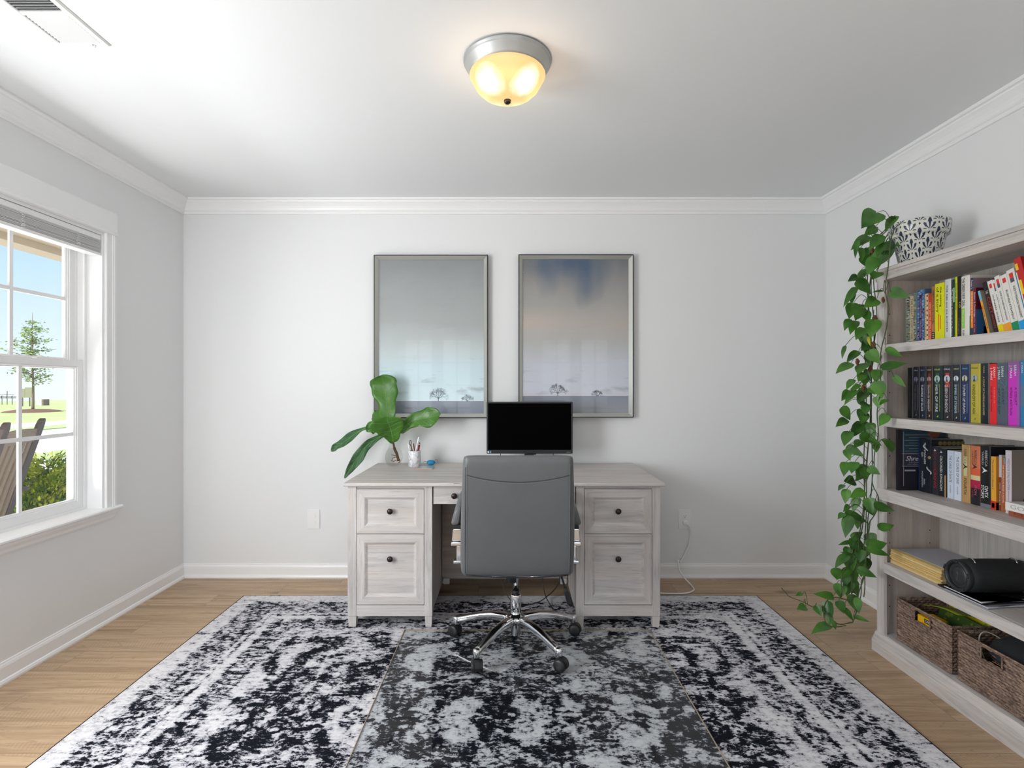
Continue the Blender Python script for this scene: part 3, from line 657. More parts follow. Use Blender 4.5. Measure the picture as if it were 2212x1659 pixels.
b = MB().lathe([(.018, .060), (.021, .062), (.0225, .066), (.0225, .115), (.030, .122), (.042, .128), (.047, .138), (.047, .150), (.040, .158), (.030, .165), (.024, .170)], (CHX, CHY, 0), 40)
hub = ob('hub', b, CHROME, ch)
for k in range(5):
    a = R(-90 + 36 + 72 * k) + R(1.5)
    D = Vector((math.cos(a), math.sin(a), 0)); N_ = Vector((-D.y, D.x, 0)); C0 = Vector((CHX, CHY, 0))
    rings = []
    for r_, zc, w_, h_ in ((.030, .138, .044, .036), (.060, .143, .042, .038), (.12, .142, .038, .036), (.18, .133, .036, .034), (.24, .118, .034, .031), (.29, .104, .034, .028), (.314, .098, .032, .026)):
        rings.append([C0 + D * r_ + N_ * u + Vector((0, 0, zc + v)) for u, v in rrect(w_, h_, .010, 4)])
    lg = ob('leg', MB().loft(rings, True, True), CHROME, ch)
    E = C0 + D * .306
    ob('leg_end', MB().lathe([(.016, .078), (.0175, .080), (.0175, .106), (.015, .113), (.008, .116)], (E.x, E.y, 0), 24), CHROME, lg)
    # twin-wheel caster, each turned a little differently
    ca = a + R((20, -35, 70, -15, 40)[k]); cd = Vector((math.cos(ca), math.sin(ca), 0)); cn = Vector((-cd.y, cd.x, 0))
    Wc = E + cd * .010; zc = CZ0 + .0285
    cs = MB().lathe([(.006, .062), (.006, .080)], (E.x, E.y, 0), 12)
    rr = []
    for u, r_ in ((-.010, .022), (.010, .022)):
        rr.append([Wc + cn * u + cd * r_ * math.cos(t) + Vector((0, 0, zc + r_ * math.sin(t))) for t in [2 * math.pi * j / 20 for j in range(20)]])
    cs.loft(rr, True, True)
    hood = []
    for j in range(13):
        t = R(-10 + 200 * j / 12); hood.append([Wc + cn * u + cd * q * math.cos(t) + Vector((0, 0, zc + q * math.sin(t))) for u, q in ((-.011, .0265), (.011, .0265), (.011, .0315), (-.011, .0315))])
    cs.loft(hood, True, False)
    cst = ob('caster', cs, BLACK_P, ch)
    for s in (-1, 1):
        rr = [[Wc + cn * s * u + cd * q * math.cos(t) + Vector((0, 0, zc + q * math.sin(t))) for t in [2 * math.pi * j / 28 for j in range(28)]] for u, q in ((.0095, .0265), (.012, .0282), (.022, .0282), (.0255, .025), (.0262, .010), (.0262, .001))]
        ob('wheel', MB().loft(rr, True, True), BLACK_P, cst)

# ================================================================== monitor
MC = (1144 - CX) * 3.35 / F; MW, MZ0, MZ1 = .5295, .846, 1.165
mn = new_empty('monitor', (MC, 3.40, .762), 'black flat screen monitor standing switched off on the desk behind the chair', 'monitor')
ob('bezel', MB().box(MC - MW / 2, MC + MW / 2, 3.350, 3.385, MZ0, MZ1), BLACK_P, mn, bevel=0.003)
SCR = plain('dark_screen', (0.0006, 0.0006, 0.0006), 0.5, spec=0.02)
ob('screen', MB().box(MC - MW / 2 + .010, MC + MW / 2 - .010, 3.3488, 3.3505, MZ0 + .024, MZ1 - .009), SCR, mn)
ob('housing', MB().loft([[Vector((MC + u, yy, (MZ0 + MZ1) / 2 + v)) for u, v in rrect(w_, h_, .02)] for yy, w_, h_ in ((3.385, MW - .02, .30), (3.40, MW - .06, .28), (3.42, .30, .20), (3.435, .16, .14))], True, True), BLACK_P, mn)
b = MB(); b.box(MC - .030, MC + .040, 3.346, 3.37, MZ0 - .006, MZ0); ob('sensor_lip', b, BLACK_P, mn, bevel=0.002)
b = MB().box(MC - .03, MC + .03, 3.435, 3.455, .775, 1.02); ob('stand_post', b, BLACK_P, mn, bevel=0.004)
ob('stand_base', MB().prism([(MC + u, 3.43 + v) for u, v in rrect(.22, .15, .03)], 'z', .7623, .776), BLACK_P, mn, bevel=0.003)
b = MB().tube([(MC - .178, 3.375, MZ0 + .01), (MC - .180, 3.37, MZ0 - .02), (MC - .175, 3.40, .79), (MC - .10, 3.44, .768)], .0028, 6); b.tube([(MC + .146, 3.375, MZ0 + .01), (MC + .148, 3.38, MZ0 - .02), (MC + .13, 3.41, .79), (MC + .08, 3.44, .768)], .0025, 6)
ob('monitor_cable', b, BLACK_P, mn)
b = MB().prism([(MC - MW / 2 + .011, MZ0 + .003), (MC - MW / 2 + .018, MZ0 + .0105), (MC - MW / 2 + .011, MZ0 + .018), (MC - MW / 2 + .004, MZ0 + .0105)], 'y', 3.3490, 3.3502)
ob('diamond_mark', b, paint((205, 235, 235)), mn)
b = MB()
for k in range(4): b.box(MC - MW / 2 + .020, MC - MW / 2 + .029, 3.3490, 3.3502, MZ0 + .004 + k * .0036, MZ0 + .0066 + k * .0036)
ob('eco_mark', b, paint((120, 165, 205)), mn)
text('EIZO', mn, Vector((MC + MW / 2 - .026, 3.3494, MZ0 + .009)) - ORG[mn.name], 'front', .0055, .023, paint((150, 152, 155)), 'logo_lettering')

# ================================================================== framed pictures
FRM = plain('champagne_silver_frame', (0.62, 0.62, 0.58), 0.34, 0.7)
FRB = plain('black_frame_edge', (0.012, 0.012, 0.012), 0.4)
PG = thin_glass('picture_glass', ior=1.30)
def sky_art(name, left):
    n = NT(name); x, y, z = n.sep()                # z: 0 .. 1.07 (origin at the base)
    h = n.math('DIVIDE', z, 1.0)
    wisp = n.noise(n.map(scale=(2.2, 1, 9)), scale=1.6, detail=4, rough=0.55, dist=0.4)
    soft = n.noise(n.map(scale=(2.0, 1, 3)), scale=1.5, detail=3, rough=0.5)
    hw = n.math('ADD', h, n.math('MULTIPLY', n.math('SUBTRACT', soft, 0.5), 0.16))
    if left:
        c = n.ramp(hw, [(0.10, srgb(222, 242, 248)), (0.30, srgb(206, 230, 238)), (0.45, srgb(198, 208, 210)), (0.62, srgb(172, 176, 176)), (0.82, srgb(160, 165, 165)), (1.0, srgb(142, 146, 148))])
        dk_ = srgb(128, 134, 136); gr = n.ramp(h, [(0.0, srgb(136, 143, 156)), (0.115, srgb(148, 156, 170))])
        gh = 0.111
    else:
        c = n.ramp(hw, [(0.10, srgb(222, 206, 212)), (0.17, srgb(210, 214, 226)), (0.35, srgb(200, 204, 214)), (0.50, srgb(184, 184, 182)), (0.62, srgb(186, 178, 172)), (0.75, srgb(166, 164, 160)), (0.88, srgb(150, 148, 146)), (1.0, srgb(120, 122, 126))])
        dk_ = srgb(140, 146, 158); gr = n.ramp(h, [(0.0, srgb(140, 142, 148)), (0.04, srgb(158, 160, 168)), (0.145, srgb(138, 146, 160))])
        gh = 0.142
        # streaming blue break in the cloud at the top
        st = n.noise(n.map(scale=(5.0, 1, 1.7), rot=(0, R(10), 0)), scale=1.0, detail=2, rough=0.45)
        mz = n.ramp(h, [(0.56, 0.0), (1.02, 1.0)])
        mxx = n.math('SUBTRACT', 1.0, n.math('MULTIPLY', n.math('ABSOLUTE', n.math('ADD', x, -0.02)), 2.3), clamp=True)
        mm = n.ramp(n.math('MULTIPLY', n.math('MULTIPLY', st, mz), n.math('ADD', mxx, 0.35)), [(0.24, 0.0), (0.58, 1.0)])
        c = n.mix(mm, c, srgb(70, 92, 120))
        low = n.ramp(n.math('MULTIPLY', n.ramp(h, [(0.55, 0.0), (0.62, 1.0), (0.72, 0.0)]), n.ramp(n.math('MULTIPLY', x, -1.0), [(0.05, 0.0), (0.3, 1.0)])), [(0.0, 0.0), (1.0, 0.45)])
        c = n.mix(low, c, srgb(204, 182, 168))
    wm = n.math('MULTIPLY', n.ramp(wisp, [(0.56, 0.0), (0.68, 1.0)]), n.ramp(h, [(0.13, 0.0), (0.18, 0.55), (0.32, 0.35), (0.45, 0.08)]))
    c = n.mix(wm, c, dk_)
    cv = n.noise(n.map(scale=(60, 1, 500)), scale=1, detail=1)
    c = n.mix(0.03, c, n.ramp(cv, [(0.3, 0.2), (0.7, 0.8)]))
    c = n.mix(n.math('LESS_THAN', h, gh), c, gr)
    n.set(Base_Color=c, Roughness=0.6); return n.m
def bare_tree(b, x, z, hgt, y, rnd, lean=0, low=False):
    def br(p, a, L, w_, k):
        q = (p[0] + L * math.cos(a), p[1] + L * math.sin(a)); nx, nz = -math.sin(a) * w_, math.cos(a) * w_
        b.add([(p[0] + nx, y, p[1] + nz), (p[0] - nx, y, p[1] - nz), (q[0] - nx * .6, y, q[1] - nz * .6), (q[0] + nx * .6, y, q[1] + nz * .6)], [(0, 1, 2, 3)])
        if k == 0: return
        for s in ((-1, 0, 1) if rnd.random() < .5 else (-1, 1)):
            da = s * rnd.uniform(.25, .60) + rnd.uniform(-.12, .12); br(q, a + da, L * rnd.uniform(.58, .90), w_ * .66, k - 1)
    if low:
        for a in (35, 60, 90, 118, 145): br((x + rnd.uniform(-.003, .003), z), R(a), hgt * .30, .0014, 5)
    else:
        br((x, z), R(90), hgt * .24, .0022, 0)
        for a in (28, 60, 92, 124, 152): br((x, z + hgt * .22), R(a), hgt * .25, .0017, 5)
def picture(x0, x1, z0, z1, left, label):
    pc = new_empty('framed_picture', ((x0 + x1) / 2, 3.585, z0), label, 'picture')
    y0 = 3.560
    def ring(i0, i1, ya, yb, nm, m):
        rg_ = []
        for ins, yy in ((i0, YB - .001), (i0, ya), (i1, yb), (i1, YB - .001)):
            rg_.append([Vector((a, yy, c_)) for a, c_ in ((x0 + ins, z0 + ins), (x1 - ins, z0 + ins), (x1 - ins, z1 - ins), (x0 + ins, z1 - ins))])
        bb = MB(); bb.loft(rg_, False, False); n0 = 0
        for j in range(4): k = (j + 1) % 4; bb.f.append([12 + j, 12 + k, k, j]); bb.sm.append(False)
        return ob(nm, bb, m, pc)
    ring(0, .006, y0, y0, 'frame_edge', FRB); ring(.006, .028, y0 + .001, y0 + .022, 'frame', FRM)
    ART = sky_art('printed_sky_left' if left else 'printed_sky_right', left)
    pr = ob('print', MB().box(x0 + .026, x1 - .026, 3.5865, 3.5880, z0 + .026, z1 - .026), ART, pc)
    rnd = random.Random(5 if left else 9); tb = MB()
    if left:
        bare_tree(tb, at(947, 0, 3.585).x, z0 + .1095, .082, 3.5862, rnd); bare_tree(tb, at(1009, 0, 3.585).x, z0 + .1095, .044, 3.5862, rnd, low=True)
    else:
        bare_tree(tb, at(1205, 0, 3.585).x, z0 + .1405, .076, 3.5862, rnd); bare_tree(tb, at(1291, 0, 3.585).x, z0 + .1405, .038, 3.5862, rnd, low=True)
    ob('printed_trees', tb, paint((70, 82, 100) if left else (58, 56, 68), 0.6), pr, flip=False)
    ob('picture_glass', MB().box(x0 + .024, x1 - .024, 3.5825, 3.5835, z0 + .024, z1 - .024), PG, pc)
def zx(p): return (p - CX) * 3.57 / F
def zz(p): return H - (p - CY) * 3.57 / F
picture(zx(808), zx(1054), zz(903), zz(551), True, 'silver framed print of pale blue grey sky over bare trees, behind the leafy cutting')
picture(zx(1120), zx(1368), zz(902), zz(550), False, 'silver framed print of cloudy sky with dark blue top, to the right of the other')
# ================================================================== bookcase
BX, BY0, BY1 = 1.760, 1.720, 2.605
bc = new_empty('bookcase', (1.90, 2.16, 0), 'tall washed oak bookcase with five open shelves against the right wall', 'bookcase')
for a, c_ in ((BY1 - .030, BY1 - .006), (BY0 + .006, BY0 + .030)):
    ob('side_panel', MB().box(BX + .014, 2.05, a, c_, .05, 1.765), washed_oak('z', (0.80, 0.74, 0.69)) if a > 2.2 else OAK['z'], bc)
for a, c_ in ((BY1 - .048, BY1), (BY0, BY0 + .048)):
    ob('stile', MB().box(BX, BX + .017, a, c_, .088, 1.765), OAK['z'], bc, bevel=0.0015)
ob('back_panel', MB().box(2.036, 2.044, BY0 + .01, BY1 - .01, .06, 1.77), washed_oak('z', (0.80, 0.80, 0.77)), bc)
SHELF = ((1.454, .040), (1.113, .042), (.7786, .055), (.433, .047))
for k, (zt, th) in enumerate(SHELF):
    s_ = MB()
    if k == 2: s_.box(BX - .003, BX + .016, BY0, BY1, zt - th, zt)
    else: s_.box(BX + .001, BX + .016, BY0 + .048, BY1 - .048, zt - th, zt)
    s_.box(BX + .016, 2.036, BY0 + .03, BY1 - .03, zt - .020, zt)
    ob('shelf', s_, OAK['y'], bc, bevel=0.001)
ob('shelf', MB().box(BX + .004, 2.036, BY0 + .03, BY1 - .03, .073, .093), OAK['y'], bc)
tp = MB().prism([(2.06, 1.757), (1.762, 1.757), (1.760, 1.764), (1.7605, 1.768), (1.7585, 1.778), (1.7535, 1.785), (1.753, 1.790), (1.7555, 1.7905), (1.7555, 1.7925), (1.748, 1.793), (1.7465, 1.797), (1.7465, 1.807), (1.749, 1.810), (2.06, 1.810)], 'y', BY0 - .008, BY1 + .010)
ob('top', tp, OAK['y'], bc)
pl = MB().prism([(2.055, 0.0), (1.743, 0.0), (1.743, .052), (1.7445, .056), (1.749, .058), (1.749, .062), (1.7515, .066), (1.752, .072), (1.757, .076), (1.7575, .082), (1.762, .088), (1.768, .092), (2.055, .0925)], 'y', BY0 - .012, BY1 + .011)
ob('plinth', pl, OAK['y'], bc)
b = MB()
for zz_ in (1.70, 1.60, 1.50, 1.33, 1.23, 1.01, .93, .66, .58, .52, .32, .22):
    for xx in (1.80, 1.99): b.lathe([(.0028, -.0006), (.0028, .001)], (xx, BY1 - .030, zz_), 10, 'y')
ob('peg_holes', b, paint((30, 26, 24)), bc)['kind'] = 'stuff'
b = MB(); b.box(1.9, 2.0, BY0 + .12, BY0 + .20, 1.7545, 1.757)

# ================================================================== books
INK_W, INK_K = paint((238, 236, 228)), paint((34, 34, 36))
def book(col, px0, px1, z0, h, lab, xs=1.857, depth=.15, lean=0.0, hard=False, bands=(), txt=(), group=None, proud=0.0, cover=None, rough=0.4, name='book', y01=None, yshift=0.0):
    """upright book; px0/px1 are the spine edges read off the photograph at spine plane xs and turned into metres here"""
    xs = xs - proud
    if y01: yn, yf = y01
    else: yf, yn = xs * F / (px0 - CX), xs * F / (px1 - CX)
    t = max(yf - yn - .0006, .006)
    e = new_empty(name, (xs, yn + .0003 + yshift, z0 + .0006), lab, 'book', group, rot=(R(-lean), 0, 0))
    if lean: e.location.z += t * math.sin(R(lean)) + .0003      # rests on its far bottom edge
    m = paint(col, rough); ct = .0022 if hard else .0008; o_ = .003 if hard else 0.0
    b = MB()
    if hard:
        sp = [(.0012, 0), (-.0004, t * .08), (-.0014, t * .3), (-.0018, t * .5), (-.0014, t * .7), (-.0004, t * .92), (.0012, t)]
        poly = sp + [(depth, t), (depth, t - ct), (.006, t - ct), (.0035, t * .5), (.006, ct), (depth, ct), (depth, 0)]
    else:
        poly = [(0, .0006), (0, t - .0006), (.0008, t), (depth, t), (depth, t - ct), (.0012, t - ct), (.0012, ct), (depth, ct), (depth, 0), (.0008, 0)]
    b.prism(poly, 'z', 0, h)
    ob('cover', b, m, e, local=True)
    ob('pages', MB().box(.004 if hard else .0011, depth - o_ - .0005, ct, t - ct, o_, h - o_), PAGES, e, local=True)
    xf = -.0019 if hard else 0.0
    for bd in bands:
        f0, f1, bc_, *w_ = bd; a0, a1 = (w_ + [.0, 1.0])[:2] if len(w_) >= 2 else (.0, 1.0)
        nb = MB()
        if hard:
            pts = [(p[0] - .00035, p[1]) for p in sp if a0 * t <= p[1] <= a1 * t] ; 
            if len(pts) < 2: pts = [(-.0022, a0 * t), (-.0022, a1 * t)]
            nb.loft([[Vector((u, v, h * f0)) for u, v in pts], [Vector((u, v, h * f1)) for u, v in pts]], False, True, closed=False)
        else: nb.box(-.0003, .0002, t * a0 + .0002, t * a1 - .0002, h * f0, h * f1)
        ob('spine_band', nb, paint(bc_, rough), e, local=True, flip=False)
    for tx in txt:
        s, fz, ln, ht, tc_, *rest = tx; fy = rest[0] if rest else .5; bs = rest[1] if len(rest) > 1 else 'down'
        ln_ = h * ln if bs == 'down' else t * ln
        text(s, e, Vector((xf - .0007, t * fy, h * fz)), bs, ht * t, ln_, paint(tc_), 'title_lettering')
    if cover:
        for (x0, x1, z0_, z1_, cc) in cover:
            ob('cover_patch', MB().box(depth * x0, depth * x1, -.0004, .0001, h * z0_, h * z1_), paint(cc), e, local=True)
    return e
G1, G2, G3 = 'books on the top shelf', 'books on the second shelf', 'books on the third shelf'
Z1, Z2, Z3 = 1.454, 1.113, .7786
def tapestry(e, h, t, cols, rnd):
    for ci, cc in enumerate(cols):
        b = MB()
        for k in range(26):
            z = (k + rnd.random()) / 27 * h; w_ = t * rnd.uniform(.12, .3); y = rnd.uniform(0.02, .8) * t; hh = h * rnd.uniform(.015, .05)
            b.add([(-.0001 - .00005 * ci, y, z), (-.0001 - .00005 * ci, min(y + w_, t - .0004), min(z + hh * .5, h)), (-.0001 - .00005 * ci, y, min(z + hh, h)), (-.0001 - .00005 * ci, max(y - w_ * .4, .0004), min(z + hh * .5, h))], [(0, 1, 2, 3)])
        ob('spine_pattern', b, paint(cc), e, local=True, flip=False)['kind'] = 'stuff'
rnd = random.Random(4)
e = book((120, 135, 118), 1956, 1979.5, Z1, .231, 'thick grey green patterned book with cream spine label, farthest on the top shelf', group=G1, bands=[(.06, .49, (205, 188, 150), .26, .56), (.51, .95, (205, 188, 150), .26, .56)], txt=[('THE GREAT', .72, .36, .16, (90, 70, 60), .41), ('SHORT STORIES', .28, .38, .16, (90, 70, 60), .41)])
tapestry(e, .231, .068, [(150, 160, 90), (110, 50, 78), (88, 110, 125), (170, 178, 165)], rnd)
e = book((84, 110, 150), 1980, 1997, Z1, .240, 'blue and purple patterned book with navy spine label on the top shelf', group=G1, bands=[(.05, .90, (44, 34, 84), .32, .66)], txt=[('NORTON READER', .65, .36, .17, (190, 160, 190), .49), ('TWELFTH EDITION', .27, .34, .17, (190, 160, 190), .49)])
tapestry(e, .240, .045, [(60, 140, 190), (196, 160, 190), (60, 20, 60), (110, 170, 200)], rnd)
book((222, 200, 160), 1997.6, 2004.8, Z1, .216, 'cream paperback with a dotted edge between the patterned and orange books', group=G1, bands=[(k * .1 + .03, k * .1 + .07, (40, 34, 32), .08, .42) for k in range(10)], txt=[('THE ELEMENTS OF STYLE', .5, .8, .30, (150, 110, 60), .72)])
book((214, 66, 30), 2005.2, 2012, Z1, .214, 'orange red paperback with white lettering on the top shelf', group=G1, txt=[('HOW NOT TO WRITE A NOVEL', .42, .78, .40, (238, 220, 205), .42)])
book((176, 128, 74), 2012.4, 2019, Z1, .241, 'tan brown book with black lettering left of the bright yellow one', group=G1, bands=[(.05, .17, (30, 28, 26))], txt=[('WRITING THE NOVEL', .62, .62, .42, (50, 34, 26)), ('lll', .11, .08, .5, (220, 200, 160))])
e = book((226, 226, 12), 2019.6, 2040, Z1, .248, 'bright yellow thick book with two red strokes on its spine', group=G1, txt=[('the making', .76, .34, .20, (60, 60, 20), .36), ('of a story', .72, .44, .26, (60, 60, 20), .70)])
for yy, za, zb in ((.64, .17, .47), (.42, .20, .44)):
    ob('red_stroke', MB().box(-.0006, .0001, .045 * yy, .045 * yy + .0042, .248 * za, .248 * zb), paint((226, 96, 10)), e, local=True)
book((214, 216, 218), 2040.6, 2054.2, Z1, .256, 'white glossy hardback standing right of the bright yellow book', group=G1, hard=True, rough=.25, txt=[('THE ASK and the ANSWER', .52, .78, .22, (60, 70, 80), .55)])
book((34, 52, 40), 2054.6, 2062.4, Z1, .250, 'dark green book with a pale green patch near the top', group=G1, bands=[(.62, .86, (150, 180, 150), .0, .5)], txt=[('The World Guide to the Future', .45, .78, .24, (220, 226, 218), .72)])
book((226, 214, 30), 2062.8, 2067.6, Z1, .258, 'thin yellow and lime spined book beside the black one', group=G1, bands=[(0, 1, (130, 190, 60), .62, 1.0), (.05, .52, (240, 190, 30), .02, .45)], txt=[('Cambridge Grammar', .68, .44, .40, (60, 80, 40), .4)])
book((16, 17, 16), 2068, 2075.6, Z1, .258, 'black book with faint drawing, left of the white one lettered in black', group=G1, txt=[('10', .55, .09, .5, (190, 170, 40), .3), ('Midnight', .20, .25, .3, (120, 120, 116), .5)])
book((226, 222, 216), 2076, 2094.5, Z1, .253, 'white hardback with black title and a lime green block', group=G1, hard=True, bands=[(.16, .48, (150, 208, 80), .42, .92)], txt=[('THE GREEN NEW DEAL', .74, .46, .34, (40, 42, 40), .66), ('What comes next', .32, .28, .16, (226, 240, 200), .68), ('KLEIN', .08, .10, .22, (70, 70, 70), .66)], cover=[(0, 1, .0, .35, (110, 160, 60))])
book((238, 132, 36), 2096.5, 2102.4, Z1, .238, 'orange guidebook with dark blue top, partly behind a maroon book', group=G1, bands=[(.78, 1.0, (40, 48, 84)), (.0, .16, (40, 62, 90))], txt=[("Fodor's", .89, .15, .60, (236, 236, 236)), ('ESSENTIAL', .5, .5, .4, (250, 220, 190))], cover=[(0, 1, 0, 1, (140, 118, 130))])
book((112, 22, 52), 2102.8, 2108.6, Z1, .196, 'maroon guidebook with blue and dark cover facing the viewer', group=G1, txt=[('Boston & Cambridge', .66, .5, .5, (236, 220, 226)), ('city guide', .25, .3, .35, (210, 150, 170))], cover=[(0, 1, 0, .56, (44, 96, 150)), (.0, 1, .56, 1, (84, 18, 44)), (.1, .75, .62, .66, (190, 90, 60)), (.2, 1, .0, .22, (150, 130, 40)), (.3, 1, .24, .34, (20, 40, 60))])
LE = 14.5
def lean_y(px): return 1.857 * F / (px - CX)
def leaner(col, pa, pb, h, lab, **k): return book(col, pa, pb, Z1, h, lab, lean=LE, group=G1, y01=(lean_y(pb), lean_y(pa)), **k)
leaner((236, 160, 40), 2134.0, 2139.2, .185, 'thin orange spined pale blue topped book leaning left on the top shelf', bands=[(.78, 1, (110, 190, 215))], txt=[('QUICK GUIDE', .40, .5, .45, (120, 80, 30))], cover=[(0, 1, 0, 1, (168, 160, 142))], depth=.12)
leaner((26, 25, 25), 2147.6, 2158.2, .215, 'black leaning paperback with red outlined letters', hard=False, txt=[('COZY', .55, .32, .62, (206, 52, 64), .45), ('THE', .80, .06, .5, (220, 220, 220), .5), ('SECRETS', .24, .26, .32, (206, 52, 64), .45)], cover=[(0, 1, 0, 1, (190, 184, 160))])
W = (230, 228, 222)
def econ(pa, pb, h, foot, title, lab, dark=False):
    e = leaner(W, pa, pb, h, lab, bands=[(.0, .17, foot)], txt=[(title, .47, .52, .26, (60, 60, 62), .5)], depth=.13)
    t = lean_y(pa) - lean_y(pb)
    ob('red_tab', MB().box(-.0006, .0001, t * .25, t * .72, h * .86, h * .94), paint((222, 56, 48)), e, local=True)
    if dark: ob('grey_tab', MB().box(-.0006, .0001, t * .25, t * .72, h * .79, h * .858), paint((84, 88, 104)), e, local=True)
econ(2158.9, 2170, .215, (240, 214, 0), 'NUMBERS GUIDE', 'white leaning paperback with a bright yellow foot')
econ(2170.3, 2176.0, .216, (244, 166, 30), 'GUIDE TO FINANCIAL MARKETS', 'narrow white leaning paperback with an orange foot, left of its wider match', True)
econ(2176.3, 2188, .228, (240, 160, 34), 'GUIDE TO INVESTMENT STRATEGY', 'wider white leaning paperback with an orange foot, left of the green footed one', True)
econ(2188.6, 2204, .226, (14, 140, 90), 'BUSINESS STRATEGY', 'white leaning paperback with a green foot')
econ(2204.8, 2223, .240, (20, 160, 226), 'GUIDE TO FINANCIAL MANAGEMENT', 'white leaning paperback with a sky blue foot', True)
leaner((240, 238, 232), 2223.6, 2233, .225, 'white leaning book with a teal edge at the right end of the top shelf', bands=[(0, 1, (20, 110, 150), .75, 1.0)], depth=.13)
leaner((196, 34, 34), 2233.5, 2250, .275, 'red leaning book with a yellow tab at the right edge of the photo', bands=[(.84, .93, (246, 200, 30), .6, 1.0), (.50, .70, (246, 200, 30), .6, 1.0)], depth=.14, proud=.01)

def maas(pa, pb, col, topc, title, lab, ring, line, h=.2345, tc_=(225, 225, 228), glow=None, hard=True):
    t = 1.85 * F / (pa - CX) - 1.85 * F / (pb - CX)
    e = book(col, pa, pb, Z2, h, lab, xs=1.85, depth=.155, hard=hard, group=G2, rough=.3,
             bands=([(.60, .86, glow, .1, .9)] if glow else []), txt=[('MAAS', .925, .62, .16, topc, .5, 'across'), (title, .40, .50, .27, tc_, .60)])
    b = MB().lathe([(t * .30, -.0026), (t * .30, -.0019)], (0, t * .52, h * .755), 20, 'x'); ob('portrait_disc', b, paint(ring), e, local=True)
    b = MB().prism([(t * .40, h * .70), (t * .66, h * .70), (t * .56, h * .755), (t * .60, h * .785), (t * .48, h * .80), (t * .50, h * .75)], 'x', -.0031, -.0019); ob('figure', b, paint(tuple(int(q * .35) for q in ring)), e, local=True)
    ob('spine_rule', MB().box(-.0026, -.0015, t * .24, t * .24 + .0011, h * .16, h * .66), paint(line), e, local=True)
    b = MB().prism([(t * .42, h * .055), (t * .58, h * .055), (t * .48, h * .075), (t * .40, h * .09)], 'x', -.0026, -.0018); ob('archer_mark', b, paint(topc), e, local=True)
    return e
book((13, 14, 18), 1960, 1972.4, Z2, .231, 'near black book at the far left end of the second shelf', xs=1.85, depth=.155, hard=True, group=G2, rough=.3, txt=[('THE ASSASSINS BLADE', .48, .6, .3, (62, 52, 62))])
maas(1973, 1986.4, (22, 22, 32), (150, 150, 160), 'THE ASSASSINS', 'dark blue black book with dim portrait and mauve line', (110, 100, 130), (120, 100, 120), tc_=(84, 84, 96))
maas(1987, 2001, (28, 33, 50), (120, 150, 190), 'THRONE OF GLASS', 'dark blue book with a pale grey portrait on the second shelf', (140, 150, 170), (140, 160, 170))
maas(2001.5, 2015.4, (52, 34, 34), (225, 205, 150), 'CROWN OF MIDNIGHT', 'dark brown red book with a pale portrait and gold line', (200, 150, 150), (200, 180, 90), glow=(120, 50, 44))
maas(2016, 2036, (22, 44, 44), (190, 200, 90), 'HEIR OF FIRE', 'dark green book with yellow green lettering and line', (170, 200, 190), (170, 190, 90), glow=(50, 92, 76))
maas(2036.8, 2058, (44, 40, 44), (200, 205, 215), 'QUEEN OF SHADOWS', 'charcoal book with a red glow around its portrait', (206, 208, 222), (170, 165, 175), glow=(196, 62, 48))
maas(2058.6, 2075.4, (38, 44, 54), (206, 206, 150), 'EMPIRE OF STORMS', 'slate book with white portrait and tan line', (220, 225, 235), (180, 150, 110), tc_=(190, 225, 245))
maas(2076, 2095.4, (38, 50, 88), (90, 190, 220), 'TOWER OF DAWN', 'navy blue book with pale blue line, left of the gold one', (190, 190, 160), (140, 170, 220))
maas(2096, 2117.6, (186, 172, 60), (120, 110, 50), 'KINGDOM OF ASH', 'gold yellow book with a grey portrait on the second shelf', (160, 170, 175), (240, 224, 130), tc_=(60, 62, 40))
book((18, 30, 42), 2118.4, 2137.0, Z2, .2345, 'black teal book with thin gold lettering, right of the gold one', xs=1.85, depth=.155, hard=True, group=G2, rough=.3, bands=[(0, 1, (6, 6, 8), .0, .25)], txt=[('MAAS', .90, .12, .16, (190, 178, 130), .55), ('A COURT OF THORNS AND ROSES', .46, .64, .20, (206, 186, 120), .58)])
book((232, 40, 46), 2137.6, 2152.9, Z2, .231, 'bright red paperback with white lettering on the second shelf', xs=1.85, group=G2, txt=[('SARAH', .86, .17, .27, (245, 240, 240), .30), ('J. MAAS', .83, .20, .27, (245, 240, 240), .72), ('HOUSE OF THORNS', .42, .42, .20, (120, 24, 40), .74), ('A COURT OF', .48, .26, .15, (250, 150, 150), .30)])
e = book((84, 94, 108), 2153.3, 2176.6, Z2, .233, 'grey paperback sprinkled with turquoise specks', xs=1.85, group=G2, txt=[('SARAH', .86, .17, .21, (240, 245, 245), .48), ('J. MAAS', .83, .20, .21, (240, 245, 245), .80), ('A COURT', .46, .26, .20, (40, 62, 70), .42), ('MIST AND FURY', .38, .42, .20, (40, 62, 70), .80)])
b = MB(); rnd = random.Random(2)
for k in range(90):
    z = .233 * min(.99, .35 + abs(rnd.gauss(.25, .25))); y = .0015 + rnd.random() * .040; r_ = rnd.uniform(.0005, .0013)
    b.add([(-.0003, y - r_, z), (-.0003, y, z - r_), (-.0003, y + r_, z), (-.0003, y, z + r_)], [(0, 1, 2, 3)])
ob('turquoise_specks', b, paint((60, 190, 186)), e, local=True, flip=False)['kind'] = 'stuff'
book((206, 54, 196), 2177.2, 2203.2, Z2, .236, 'magenta paperback with white and black lettering', xs=1.85, group=G2, bands=[(.86, 1, (150, 96, 160)), (0, .86, (150, 100, 170), .0, .22)], txt=[('SARAH', .86, .17, .20, (245, 240, 250), .38), ('J. MAAS', .84, .20, .20, (245, 240, 250), .74), ('A COURT', .46, .28, .19, (104, 30, 100), .34), ('WINGS AND RUIN', .38, .44, .20, (70, 20, 66), .74)])
